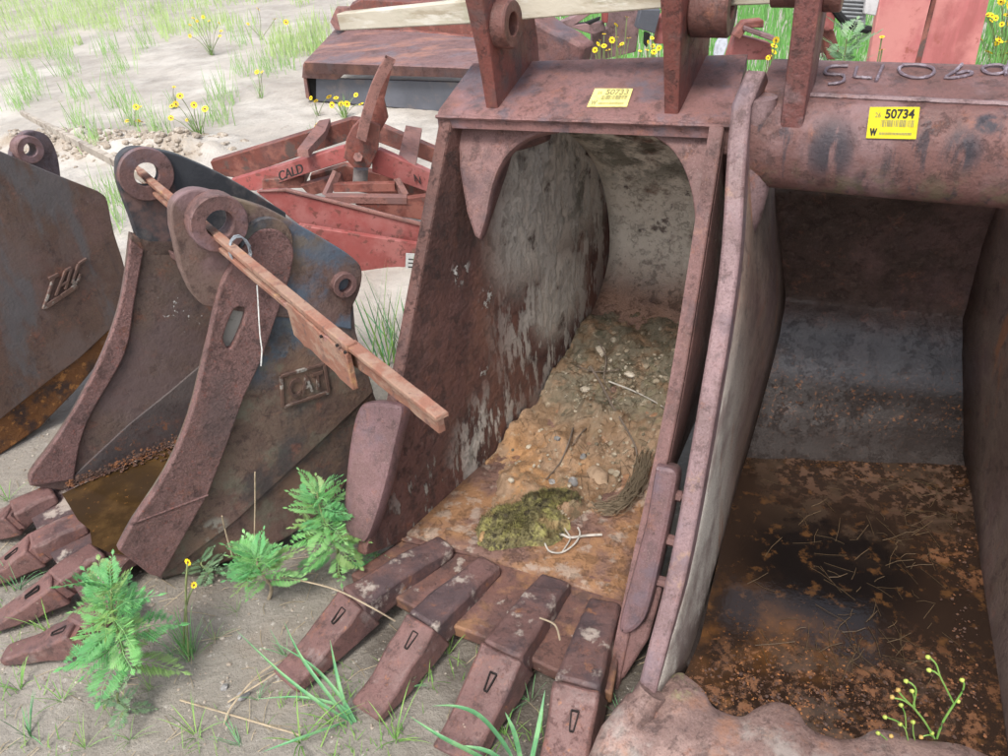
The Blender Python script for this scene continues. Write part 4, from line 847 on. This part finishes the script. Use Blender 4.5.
rm = ([p+V((nz2(p.x*60, p.y*60, 1), nz2(p.x*60, p.y*60, 2), nz2(p.x*60, p.y*60, 5)))*.008 for p in rm[0]], rm[1])
M_litter = flat('root_brown', (.15, .115, .075), .9)
T = Thing('root_mat', 'dark stringy mat of roots curving along the right side of the bucket dirt', 'roots', ridge[0])
rc = catmull(ridge, 6)
def strand():
    i = rn.randrange(0, len(rc)-8); o = V((rn.gauss(0, .010), rn.gauss(0, .010), rn.uniform(-.008, .012)))
    return tube([rc[i+k]+o+V((rn.gauss(0, .004), rn.gauss(0, .004), rn.gauss(0, .003))) for k in range(0, 8, 2)], rn.uniform(.0008, .002), 4)
rm = (([p+V((0, 0, -.012)) for p in rm[0]]), rm[1])
T.add('mat', rm, M_dirt, smooth=80); T.add('root_fuzz', join(*[strand() for _ in range(240)]), M_litter, smooth=60, bevel=-1, kind='stuff')
M_twig = flat('grey_brown_twig', (.16, .125, .10), .8); M_root = flat('pale_root', (.46, .43, .38), .75)
def twig(pts, r, m, lab, lift=.008, name='twig', cat='twig'):
    P = catmull([ond(x, y, lift+.004*math.sin(i*2)) for i, (x, y) in enumerate(pts)], 4)
    single(name, tube(P, [r*1.35*(1-.5*k/len(P)) for k in range(len(P))], 6), m, lab, cat, base=P[0])
twig([(590, 370), (600, 386), (612, 408), (624, 428), (634, 448), (637, 458)], .0035, M_twig, 'longest dark twig curving down the right part of the bucket dirt', .014)
twig([(609, 385), (630, 394), (650, 402), (664, 411)], .0022, M_root, 'straight pale twig pointing right toward the bucket rim', .014)
twig([(573, 430), (569, 445), (560, 464), (546, 481)], .0025, M_twig, 'thin dark twig in the middle left of the bucket dirt')
twig([(586, 430), (578, 440), (572, 447)], .002, M_twig, 'short fork twig touching the middle left twig')
twig([(560, 360), (578, 370), (596, 374), (620, 372)], .0022, M_twig, 'thin twig lying across the upper mossy dirt', .012)
twig([(598, 345), (606, 362), (604, 382), (612, 396)], .002, M_twig, 'short upright twig near the top of the bucket dirt', .015)
T = Thing('pale_root', 'pale looped root with prongs lying in front of the moss clump', 'root', ond(575, 545))
def rt(pts, r, lift): T.add('root_branch', tube(catmull([ond(x, y, lift) for x, y in pts], 5), r, 6), M_root)
rt([(545, 546), (550, 554), (562, 555), (574, 547), (580, 537), (578, 530)], .0024, .010)
rt([(551, 539), (562, 537), (570, 540), (586, 538), (602, 537)], .0034, .009)
rt([(570, 540), (564, 530), (567, 524)], .0022, .014)
rt([(562, 555), (568, 546), (571, 540)], .002, .010)
ms = []
for _ in range(420):
    x, y = (rn.gauss(622, 32), rn.gauss(372, 24)) if rn.random() < .75 else (rn.gauss(600, 40), rn.gauss(470, 40))
    h = bvD.ray_cast(CP, ray(x, y).normalized())
    if h[0] is None: continue
    c = V(h[0])+V((0, 0, .004)); a = rn.uniform(0, PI); l = rn.uniform(.01, .035); d = V((math.cos(a), math.sin(a), rn.uniform(-.1, .1)))
    ms.append(tube([c-d*l, c+V((0, 0, .004)), c+d*l], .0007, 3))
single('plant_litter', join(*ms), M_straw, 'tiny dead stalks scattered over the bucket dirt', 'litter', kind='stuff')
# dark crust under the top plate
# ================================================================== PLANTS
def leafmat(name, c, c2):
    m = layered(name, c, [dict(c=c2, s=18, lo=.42, hi=.6, a=.8)], rough=.5, bump=.1, spec=.3)
    b = m.node_tree.nodes['Principled BSDF']; b.inputs['Subsurface Weight'].default_value = .35; b.inputs['Subsurface Radius'].default_value = (.02, .03, .01); b.inputs['Subsurface Scale'].default_value = .3
    return m
M_rag = leafmat('ragweed_green', (.17, .44, .13), (.30, .56, .20)); M_ragp = leafmat('ragweed_grey_green', (.16, .30, .15), (.24, .36, .19))
M_gr1 = leafmat('grass_green', (.15, .33, .07), (.27, .42, .11)); M_gr2 = leafmat('grass_blue_green', (.11, .30, .13), (.22, .42, .19)); M_gr3 = leafmat('grass_pale_far', (.36, .50, .20), (.50, .62, .28)); M_gr5 = leafmat('sand_grass', (.24, .42, .14), (.38, .55, .22))
M_stem = flat('plant_stem', (.20, .24, .10), .6); M_dry = flat('dry_stem', (.40, .32, .22), .8); M_bud = flat('green_bud', (.42, .50, .10), .5)
M_pet = flat('petal_yellow', (.90, .62, .01), .5, .05); M_cen = flat('flower_centre_red', (.18, .035, .01), .7)
def meshof(name, vf, mat, smooth=0):
    me = bpy.data.meshes.new(name); me.from_pydata([tuple(p) for p in vf[0]], [], vf[1]); me.materials.append(mat)
    if smooth: me.polygons.foreach_set('use_smooth', [True]*len(me.polygons))
    return me
def inst(name, me, parent, loc, rot, sc_, label=None):
    o = bpy.data.objects.new(name, me); COL.objects.link(o); o.parent = parent; o.location = loc; o.rotation_mode = 'QUATERNION'; o.rotation_quaternion = rot
    o.scale = (sc_,)*3 if not isinstance(sc_, tuple) else sc_
    return o
def frond(rnd):
    ms = []; P = [V((t, .06*math.sin(t*3)*rnd.uniform(-1, 1)*t, .22*t-.42*t*t)) for t in [k/8 for k in range(9)]]
    def at(t): k = min(7, int(t*8)); return P[k].lerp(P[k+1], t*8-k)
    ms.append(tube(P, [.014*(1-.7*k/8) for k in range(9)], 3))
    def lobe(o, d, l, wd, nsub, lift):
        d = d.normalized(); s = V((-d.y, d.x, 0)); z = V((0, 0, lift)); tip = o+d*l+z*l
        a = o+d*l*.45+s*wd+z*l*.6; b = o+d*l*.45-s*wd+z*l*.6; m_ = o+d*l*.5+z*l*.3
        ms.append(([o, a, tip, b, m_], [(0, 4, 1), (1, 4, 2), (0, 3, 4), (3, 2, 4)]))
        for k in range(nsub):
            t = .28+.5*k/nsub
            for sg in (-1, 1):
                q = o+d*l*t+z*l*t; e = (d*.8+s*sg*.75).normalized(); ll = l*(.40-.22*k/nsub)
                ms.append(([q-d*wd*.45, q+e*ll*.6-d*wd*.5, q+e*ll+z*ll*.6, q+e*ll*.6+d*wd*.7, q+d*wd*.6], [(0, 1, 2, 3, 4)]))
    for k in range(8):
        t = .16+.80*k/8
        l = .40*math.sin(PI*(t*.78+.2))*rnd.uniform(.85, 1.15)
        for sg in (-1, 1): lobe(at(t), V((.72, sg, 0)), l, l*.07, 4, rnd.uniform(-.25, .2))
    lobe(at(.92), V((1, 0, 0)), .22, .03, 3, -.3)
    return join(*ms)
M_rag2 = leafmat('ragweed_deep_green', (.11, .36, .12), (.19, .46, .16)); M_rag3 = leafmat('ragweed_yellow_green', (.20, .36, .10), (.28, .42, .16))
FR = [meshof('ragweed_leaf', frond(rn), m) for m in (M_rag, M_rag, M_rag2, M_rag, M_rag2, M_rag3)]; FRP = [meshof('ragweed_leaf_pale', frond(rn), M_ragp) for _ in range(2)]
def leafquat(d, roll, droop):
    x = V(d).normalized(); s = V((0, 0, 1)).cross(x)
    s = s.normalized() if s.length > 1e-3 else V((0, 1, 0)); z = x.cross(s)
    m = Matrix((x, s, z)).transposed(); q = m.to_quaternion(); from mathutils import Quaternion
    return q @ Quaternion((1, 0, 0), roll)
def ragweed(base, top, nl, L, lab, rnd, pale=False, lowleaf=.25, group='feathery weeds growing between the buckets', stemmat=None, name='ragweed_plant'):
    T = Thing(name, lab, 'weed', base, group)
    H_ = top-base; P = [base+H_*t+V((.012*math.sin(t*5), .01*math.cos(t*4), 0)) for t in [k/8 for k in range(9)]]
    T.add('stem', tube(P, [.0055*(1-.55*k/8) for k in range(9)], 6), stemmat or M_stem, smooth=80)
    for k in range(nl):
        t = lowleaf+(1-lowleaf)*(k/(nl-1))**.8; az = k*2.4+rnd.uniform(-.3, .3); el = -.15+.95*t**2+rnd.uniform(-.15, .15)
        d = V((math.cos(az)*math.cos(el), math.sin(az)*math.cos(el), math.sin(el)))
        p = base+H_*t+V((.012*math.sin(t*5), .01*math.cos(t*4), 0))-T.b
        s_ = L*.97*(1.05-.4*t)*rnd.uniform(.75, 1.2); s_ = (s_, s_*rnd.uniform(.75, 1.1), s_*rnd.uniform(.2, 1.7))
        inst('leaf', rnd.choice(FRP if pale else FR), T.o, p, leafquat(d, rnd.uniform(-.3, .3), 0), s_)
    return T
b = on(118, 690); tp = aty(118, 585, b.y+.01)
T = ragweed(b, tp, 34, .135, 'largest feathery weed, standing left beside the teeth of the narrow bucket', rn, lowleaf=.3)
for k in range(26):
    a = rn.uniform(0, 2*PI); d = V((math.cos(a)*.05, math.sin(a)*.05, -.0)); T.add('root_strand', tube([b+V((0, 0, .03)), b+d*.5+V((0, 0, .012)), b+d], .0012, 3), M_dry) if k < 10 else None
b = on(268, 602); ragweed(b, aty(262, 556, b.y), 26, .125, 'feathery weed on a bare grey stalk at the heel of the narrow bucket', rn, lowleaf=.55, stemmat=M_dry)
b = on(338, 580); ragweed(b, aty(322, 490, b.y+.05), 36, .115, 'tall feathery weed touching the left side cutter of the centre bucket', rn, lowleaf=.2)
b = on(208, 576); ragweed(b, aty(206, 560, b.y+.02), 9, .08, 'low dull green feathery weed under the heel of the narrow bucket', rn, True)
b = on(382, 575); ragweed(b, aty(380, 552, b.y+.02), 8, .06, 'small dull feathery weed below the side cutter', rn, True)
b = on(120, 720); ragweed(b, aty(124, 690, b.y), 9, .07, 'pale small weed at the foot of the largest weed', rn, True)
b = aty(852, 75, 2.3); b.z = .9; ragweed(b-V((0, 0, .88)), aty(850, 38, 2.3), 26, .16, 'leafy green weed rising behind the right bucket tube beside the red panel', rn, True, lowleaf=.62)
# grass
def blade(b, tip, w_, rnd, sag=.25, n=4, side=None):
    d = tip-b; s = side or V((-d.y, d.x, 0)); s = s.normalized() if s.length > 1e-4 else V((rnd.uniform(-1, 1), rnd.uniform(-1, 1), .01)).normalized()
    v = []; f = []
    for k in range(n+1):
        t = k/n; c = b+d*t+V((0, 0, 1))*d.length*sag*math.sin(PI*t*.9)
        ww = w_*(1-t)**.7*(.7+.6*t); v += [c-s*ww/2, c+V((0, 0, -ww*.25)), c+s*ww/2]
    for k in range(n): f += [(k*3, k*3+1, k*3+4, k*3+3), (k*3+1, k*3+2, k*3+5, k*3+4)]
    return v, f
def tuft_mesh(n, h, spread, w_, rnd, lean=.6):
    ms = []
    for _ in range(n):
        a = rnd.uniform(0, 2*PI); r = rnd.random()*spread; b = V((math.cos(a)*r*.3, math.sin(a)*r*.3, -.004)); L = h*rnd.uniform(.5, 1.1); k = rnd.uniform(.1, lean)
        ms.append(blade(b, b+V((math.cos(a)*L*k, math.sin(a)*L*k, L*(1-.5*k))), w_*rnd.uniform(.7, 1.2), rnd, sag=.12, side=V((-math.sin(a), math.cos(a), 0))))
    return join(*ms)
TU = [tuft_mesh(10, 1, .3, .035, rn, 1.2) for _ in range(5)]; TUM = [meshof('grass_tuft_blades', t, m) for t, m in zip(TU, (M_gr1, M_gr2, M_gr1, M_gr2, M_gr1))]
for x, y, h, lab in [(18, 590, .10, 'grass tuft between the upper two teeth of the narrow bucket'), (50, 632, .09, 'grass tuft between the lower two teeth of the narrow bucket'), (20, 690, .09, 'low grass tuft left of the lowest tooth of the narrow bucket'),
    (62, 700, .08, 'small grass tuft just below the lowest tooth of the narrow bucket'), (30, 735, .09, 'grass tuft in the lower left corner'), (85, 748, .07, 'small grass tuft at the bottom edge near the left corner'), (196, 735, .085, 'broad grass tuft on bare mud right of the largest weed'),
    (130, 740, .06, 'tiny grass sprout below the largest weed'), (237, 612, .045, 'tiny sprout right of the yellow flowering plant'), (215, 640, .06, 'thin sprout at the foot of the yellow flowering plant'), (258, 700, .05, 'small sprout beside the grey pebble'),
    (300, 742, .11, 'grass tuft left of the second centre tooth'), (335, 722, .09, 'grass tuft in the gap of first and second centre teeth'), (405, 690, .08, 'short tuft under the side of the second centre tooth'), (448, 655, .09, 'bright grass tuft in the gap above the third centre tooth'),
    (395, 740, .10, 'grass tuft left of the third centre tooth'), (530, 700, .09, 'grass tuft between third and fourth centre teeth'), (505, 735, .09, 'grass tuft beside the tip of the third centre tooth'), (622, 720, .07, 'small tuft in the dark gap beside the right bucket lip'),
    (28, 430, .11, 'grass blades at the corner below the far left bucket'), (8, 500, .08, 'grass tuft above the narrow bucket teeth'), (38, 395, .12, 'taller grass blades against the orange heel of the far left bucket'), (70, 365, .10, 'grass tuft rising beside the far left bucket heel'), (95, 345, .09, 'highest grass tuft on the far left bucket heel'),
    (150, 690, .05, 'tiny sprout right of the largest weed'), (172, 655, .05, 'tiny seedling left of the yellow flowering plant'), (285, 655, .07, 'thin tuft left of the first centre tooth'), (240, 745, .07, 'bottom edge tuft below the grey pebble')]:
    b = on(x, y); o = inst('grass_tuft', rn.choice(TUM), None, b, leafquat((math.cos(x), math.sin(x), 0), 0, 0), h*1.15); o['label'] = lab; o['category'] = 'grass'; o['group'] = 'grass tufts growing round the buckets'
# tall grass behind the left bucket / centre bucket
T = Thing('tall_grass', 'tall green grass clump growing between the narrow bucket and the centre bucket', 'grass', on(392, 375))
for k in range(56):
    bx = rn.uniform(364, 422); b = on(bx, rn.uniform(345, 400)); b.y += rn.uniform(-.05, .2)
    T.add('grass_blade', blade(b, b+V((rn.uniform(-.12, .12), rn.uniform(-.08, .08), rn.uniform(.16, .38))), rn.uniform(.006, .011), rn, .05), rn.choice((M_gr1, M_gr2)), smooth=60, bevel=-1)
def bladeset(lab, Ls, m=M_gr2, w_=.0075):
    P0 = None
    for L in Ls:
        P = catmull([atz(x, y, z) for x, y, z in L], 4)
        if P0 is None: P0 = P[0]; T = Thing('grass_clump', lab, 'grass', P[-1] if L[-1][2] < L[0][2] else P[0])
        v = []; f = []; n = len(P)
        for i, p in enumerate(P):
            d = (P[min(i+1, n-1)]-P[max(0, i-1)]); s = d.cross(V((0, 0, 1))).normalized(); t = i/(n-1); ww = w_*min(1, t*2.2+.05)*(1 if t < .8 else .75)
            v += [p-s*ww/2, p-V((0, 0, ww*.3)), p+s*ww/2]
        for i in range(n-1): f += [(i*3, i*3+1, i*3+4, i*3+3), (i*3+1, i*3+2, i*3+5, i*3+4)]
        T.add('grass_blade', (v, f), m, smooth=60, bevel=-1)
bladeset('long arching blue green blades fanning out in front of the first centre tooth', [
    [(236, 630, .09), (280, 672, .10), (320, 703, .07), (352, 722, .01)], [(284, 622, .12), (300, 655, .13), (325, 690, .09), (352, 724, .01)], [(256, 699, .05), (300, 697, .07), (340, 706, .05), (354, 722, .01)],
    [(270, 640, .05), (310, 664, .09), (340, 696, .06), (356, 722, .01)], [(330, 640, .12), (338, 680, .1), (350, 722, .0)], [(262, 752, .04), (300, 738, .06), (345, 722, .01)]])
bladeset('broad arching grass blades over the tip of the third centre tooth', [
    [(432, 706, .14), (455, 706, .17), (480, 716, .15), (505, 745, .08), (520, 775, .0)], [(409, 716, .10), (440, 736, .12), (475, 754, .07), (510, 775, .0)], [(505, 712, .14), (515, 735, .1), (524, 775, 0)], [(545, 690, .12), (538, 730, .08), (528, 775, 0)], [(455, 745, .08), (490, 752, .08), (520, 776, 0)]], w_=.010)
bladeset('two upright grass blades in the dark gap beside the right bucket lip', [[(615, 714, .10), (620, 730, .06), (628, 756, .0)], [(600, 735, .07), (612, 745, .04), (626, 758, 0)]])
# dry stems
def dry(pts, lab, r=.0022):
    P = catmull([atz(x, y, z) for x, y, z in pts], 5); single('dry_stem', tube(P, r, 5), M_dry, lab, 'stem', base=P[0])
dry([(283, 577, .05), (331, 588, .155), (367, 605, .165), (395, 621, .10)], 'thin pale dry stem lying across the first centre tooth')
dry([(224, 725, .005), (232, 706, .02), (262, 672, .03), (300, 652, .01)], 'bent pale dry stem on the mud near the grey pebble')
dry([(228, 702, .01), (262, 682, .03), (292, 662, .02)], 'second dry stem lying beside the bent one')
dry([(254, 545, .0), (255, 508, .12), (255, 472, .24)], 'thin upright straw against the narrow bucket side')
dry([(232, 555, .02), (225, 530, .10), (222, 516, .16)], 'short straw leaning on the narrow bucket heel')
dry([(540, 618, .13), (555, 625, .15), (466, 600, .13)][:2]+[(560, 640, .12)], 'tiny curled straw between centre adapters')
dry([(180, 700, .005), (300, 735, .01), (420, 690, .03)][:2], 'straight straw lying on the bottom mud')
# flowers
def petals(rnd):
    v = []; f = []
    for k in range(8):
        a = k*PI/4; w_ = .36; c = V((math.cos(a), math.sin(a), 0)); s = V((-math.sin(a), math.cos(a), 0)); o = len(v)
        v += [c*.2, c*.65+s*w_*.8+V((0, 0, .12)), c*1.0+s*w_*.5+V((0, 0, .05)), c*.92+V((0, 0, .1)), c*1.0-s*w_*.5+V((0, 0, .05)), c*.65-s*w_*.8+V((0, 0, .12))]
        f += [(o, o+1, o+2, o+3), (o, o+3, o+4, o+5)]
    return v, f
PET = meshof('petals', petals(rn), M_pet); CEN = meshof('flower_centre', rock(V((0, 0, .1)), .26, .26, .16, rn), M_cen, 1)
from mathutils import Quaternion
def flower_plant(lab, bpx, heads, Y=None, r=.023, leaf=14, group='yellow flowering plants in the field', hz=None, tuft_h=.2, m=M_gr1, bw=.035):
    if Y is None: b = on(*bpx)
    else: b = aty(*bpx, Y); b.z = max(0, b.z); b.z = 0 if hz is None else hz
    T = Thing('flowering_plant', lab, 'flower', b, group)
    for x, y in heads:
        p = aty(x, y, b.y+rn.uniform(-.08, .08)); q = Quaternion((rn.uniform(-1, 1), rn.uniform(-1, 1), 0), rn.uniform(.1, 1.1)) @ Quaternion((1, 0, 0), rn.uniform(-.1, .9))
        st = T.add('stem', tube(catmull([b+V((rn.uniform(-.02, .02), rn.uniform(-.02, .02), 0)), b.lerp(p, .6)+V((rn.uniform(-.02, .02), 0, .02)), p], 3), .0025, 4), M_stem)
        hd = inst('flower_head', PET, T.o, p-T.b, q, r*rn.uniform(.6, 1.15)); inst('flower_centre', CEN, hd, (0, 0, 0), Quaternion((1, 0, 0, 0)), 1)
    if leaf:
        T.add('foliage', (lambda vf: ([b+p*tuft_h for p in vf[0]], vf[1]))(tuft_mesh(leaf, 1, .5, bw, rn, .6)), m, smooth=60, bevel=-1, kind='stuff')
    return T
flower_plant('single yellow flower on thin feathery green stems left of the centre bucket teeth', (190, 655), [(188, 562), (194, 585)], r=.013, leaf=60, tuft_h=.15, group=None, m=M_rag, bw=.018)
flower_plant('upper left cluster of many yellow flowers in the pale grass', (212, 55), [(193, 18), (197, 21), (203, 17), (209, 21), (221, 31), (220, 36), (190, 25), (190, 36), (219, 23)], leaf=20)
flower_plant('pair of small yellow flowers at the top of the sand', (262, 40), [(258, 9), (248, 24), (275, 19)], leaf=12)
flower_plant('single small yellow flower near the left end of the wooden board', (292, 52), [(286, 22)], leaf=12)
flower_plant('two yellow flowers side by side on open sand', (261, 98), [(257, 72), (262, 72)], leaf=12)
flower_plant('bright yellow flowers over a green tuft behind the narrow bucket', (200, 136), [(205, 109), (194, 105), (187, 120), (176, 104), (171, 118), (180, 96)], leaf=30, tuft_h=.22)
flower_plant('row of small yellow flowers low on the sand left of the green tuft', (136, 126), [(127, 121), (136, 107), (140, 107), (142, 122), (138, 121)], leaf=6, tuft_h=.1)
flower_plant('small yellow flowers on the low sand ridge', (175, 108), [(174, 87), (172, 106)], leaf=10)
flower_plant('yellow flowers in front of the left end of the mower blade', (318, 116), [(311, 98), (316, 101), (329, 97)], leaf=8, tuft_h=.12)
flower_plant('yellow flowers in front of the mower blade beside the lever', (345, 118), [(336, 98), (332, 105), (341, 104), (347, 104), (361, 104), (356, 95)], leaf=18, tuft_h=.2)
flower_plant('lone yellow flower on sand in front of the mower deck', (316, 146), [(316, 125)], leaf=8)
flower_plant('dense yellow flower cluster seen over the centre bucket top plate', (612, 70), [(604, 46), (608, 50), (600, 40), (612, 40), (617, 37), (618, 47), (622, 44), (604, 34), (627, 17), (616, 25), (598, 44), (595, 50), (629, 38)], Y=3.4, leaf=40, r=.012, tuft_h=.7)
flower_plant('yellow flower cluster beside the second lug of the centre bucket', (650, 70), [(648, 42), (647, 50), (653, 46), (659, 48), (652, 38), (640, 51), (654, 52)], Y=3.3, leaf=30, r=.012, tuft_h=.65)
flower_plant('yellow flowers in the gap left of the right bucket lug', (772, 80), [(770, 56), (774, 46), (776, 40), (768, 58), (774, 52)], Y=3.0, leaf=16, r=.012, tuft_h=.55)
flower_plant('two yellow flowers on the leafy weed by the red panel', (880, 80), [(882, 37), (882, 50), (814, 55)], Y=2.6, leaf=0, r=.010)
for lab, xs in (('yellow flowers near the upper edge of the green field at far right', [(rn.uniform(975, 1030), rn.uniform(-5, 16)) for _ in range(16)]), ('yellow flowers in the middle of the green field at far right', [(rn.uniform(984, 1030), rn.uniform(14, 34)) for _ in range(13)]), ('yellow flowers just above the right bucket tube at far right', [(rn.uniform(978, 1020), rn.uniform(38, 54)) for _ in range(10)])):
    flower_plant(lab, (1000, 90 if 'just' in lab else 75), xs, Y=5.0 if 'just' in lab else 5.6, leaf=30, r=.026, tuft_h=.35)
# seed bud plant at lower right
Yb = .80
T = Thing('bud_plant', 'thin green plant with round yellow green buds in front of the right bucket', 'weed', V((aty(935, 756, Yb).x, Yb-.05, .12)))
def bp(L, r=.0016): T.add('stem', tube(catmull([aty(x, y, Yb) for x, y in L], 4), r, 6), M_gr1, smooth=80)
bp([(933, 850), (937, 756), (936, 741)], .0026); bp([(936, 741), (943, 722), (954, 704)], .0022); bp([(954, 704), (946, 688), (940, 676), (936, 664), (929, 657)]); bp([(940, 676), (935, 672), (930, 670)])
bp([(954, 704), (962, 692), (964, 684), (962, 680)]); bp([(936, 741), (925, 722), (913, 707)], .002); bp([(913, 707), (916, 691), (912, 684), (906, 681)]); bp([(913, 707), (903, 700), (893, 698)]); bp([(913, 707), (904, 698), (898, 691)])
bp([(915, 708), (914, 698), (912, 691)], .0012); bp([(915, 800), (908, 740), (901, 724), (886, 717)], .0014); bp([(906, 728), (905, 714), (901, 705)], .0012); bp([(925, 800), (905, 752), (890, 742), (879, 733)], .0013); bp([(930, 760), (915, 740), (913, 722)], .0012); bp([(936, 741), (930, 735), (921, 737)], .0012)
BUD = meshof('bud', rock(V(), 1, 1, 1, rn), M_bud, 1); M_bo = flat('orange_bud', (.50, .33, .10), .6); BUDO = meshof('dry_bud', rock(V(), 1, 1, 1, rn), M_bo, 1)
for i, (x, y) in enumerate([(928, 657), (929, 670), (958, 701), (962, 680), (906, 681), (912, 691), (892, 697), (901, 705), (885, 717), (900, 724), (878, 733), (891, 736), (913, 722), (921, 737), (898, 690), (932, 733)]):
    inst('bud', BUDO if i in (6, 11, 14, 13) else BUD, T.o, aty(x, y, Yb)-T.b, Quaternion((1, 0, 0, 0)), .0042)
# distant and scattered grass
def scatter(n, fn, hmin, hmax, w_, rnd, lean=.35, segs=2):
    ms_v = []; ms_f = []
    for _ in range(n):
        r = fn(rnd)
        if r is None: continue
        x, y = r; b = V((x, y, gz(x, y)-.005)); a = rnd.uniform(0, 2*PI); L = rnd.uniform(hmin, hmax); k = rnd.random()*lean
        v, f = blade(b, b+V((math.cos(a)*k*L, math.sin(a)*k*L, L)), w_*rnd.uniform(.6, 1.3), rnd, .05, segs, side=V((1, rnd.uniform(-.4, .4), 0)).normalized())
        o_ = len(ms_v); ms_v += v; ms_f += [tuple(i+o_ for i in q) for q in f]
    return ms_v, ms_f
def far_left(r):
    px, py = r.uniform(-20, 560), r.uniform(-60, 60)
    p = atz(px, py, 0); d = nz2(p.x*.8, p.y*.8, 4)+.35*nz2(p.x*3, p.y*3, 8)
    thr = .12 if px > 170 else -.22
    if py > 32: thr += .35
    if d < thr+ (0 if p.y > 6.5 else .12): return None
    return p.x, p.y
single('field_grass', scatter(16000, far_left, .10, .26, .010, rn), M_gr3, 'pale green field grass growing on the sand in the background', 'grass', kind='stuff', smooth=0)
def patches(r):
    c = r.choice([(30, 70), (33, 85), (120, 95), (60, 45), (80, 85), (265, 60), (285, 55), (245, 62), (240, 30), (20, 95), (80, 115), (135, 110), (110, 40), (145, 35), (225, 88), (219, 110), (318, 40), (160, 130), (95, 140), (120, 60), (70, 62), (115, 215), (120, 190)])
    p = atz(c[0]+r.gauss(0, 4), c[1]+r.gauss(12, 3), 0); return p.x+r.gauss(0, .05), p.y+r.gauss(0, .06)
single('sparse_grass', scatter(900, patches, .08, .30, .0065, rn, .45, 3), M_gr5, 'scattered thin grass tufts standing on the open sand behind the buckets', 'grass', kind='stuff', smooth=0)
def far_right(r):
    x, y = r.uniform(.3, 9), r.uniform(3.4, 11)
    if x < .7 and y > 5.0: return None
    return x, y
M_gr4 = leafmat('field_green', (.14, .36, .09), (.22, .46, .14))
single('meadow_grass', scatter(16000, far_right, .12, .42, .014, rn), M_gr4, 'dense bright green meadow grass behind the machines on the right', 'grass', kind='stuff', smooth=0)
def near(r):
    c = r.choice([(345, 740), (300, 700), (380, 735), (430, 680), (20, 700), (40, 750), (340, 690), (520, 740), (215, 745), (110, 700), (8, 600), (30, 640)])
    p = atz(c[0]+r.gauss(0, 22), c[1]+r.gauss(0, 14), 0); return p.x, p.y
single('sparse_grass', scatter(330, near, .015, .07, .0035, rn, 1.2, 3), M_gr1, 'short thin grass blades scattered over the mud near the bucket teeth', 'grass', kind='stuff', smooth=0)
ms = []
for _ in range(420):
    x, y = rn.uniform(-1.6, .5), rn.uniform(.8, 2.0); c = V((x, y, gz(x, y)+.003)); a = rn.uniform(0, PI); l = rn.uniform(.008, .045); d = V((math.cos(a), math.sin(a), rn.uniform(-.05, .1)))
    ms.append(tube([c-d*l, c+V((rn.uniform(-.004, .004), 0, .002)), c+d*l], .0008, 3))
single('straw_litter', join(*ms), M_straw2, 'broken pale straw bits scattered over the mud in the foreground', 'litter', kind='stuff', smooth=0)
# pebbles and clods on mud
for x, y, r, lab in ((243, 697, .016, 'smooth grey pebble on the mud left of the first centre tooth'), (225, 688, .012, 'smaller grey pebble behind the smooth grey pebble'), (240, 638, .008, 'tiny dark pebble near the bare stalk weed')):
    c = on(x, y); c.z += r*.3; single('pebble', rock(c, r, r*.75, r*.55, rn), M_gst, lab, 'stone', base=c)
ms = []
for _ in range(2600):
    x, y = rn.uniform(-1.9, .6), rn.uniform(.75, 2.6); r = rn.uniform(.0015, .006)*(2 if rn.random() < .04 else 1); ms.append(rock(V((x, y, gz(x, y))), r, r*.8, r*.6, rn))
for _ in range(500):
    t = rn.random(); x, y = -3.4+t*1.5+rn.gauss(0, .12), 5.9-t*.55+rn.gauss(0, .14); r = rn.uniform(.01, .035); ms.append(rock(V((x, y, gz(x, y))), r, r*.8, r*.6, rn))
single('mud_clods', join(*ms), M_tst2 if 'M_tst2' in globals() else layered('mud_clod', (.30, .25, .20), [dict(c=(.45, .4, .34), s=30, lo=.5, hi=.6)], rough=.95), 'small mud crumbs and clods strewn over the ground', 'clods', kind='stuff', smooth=0)
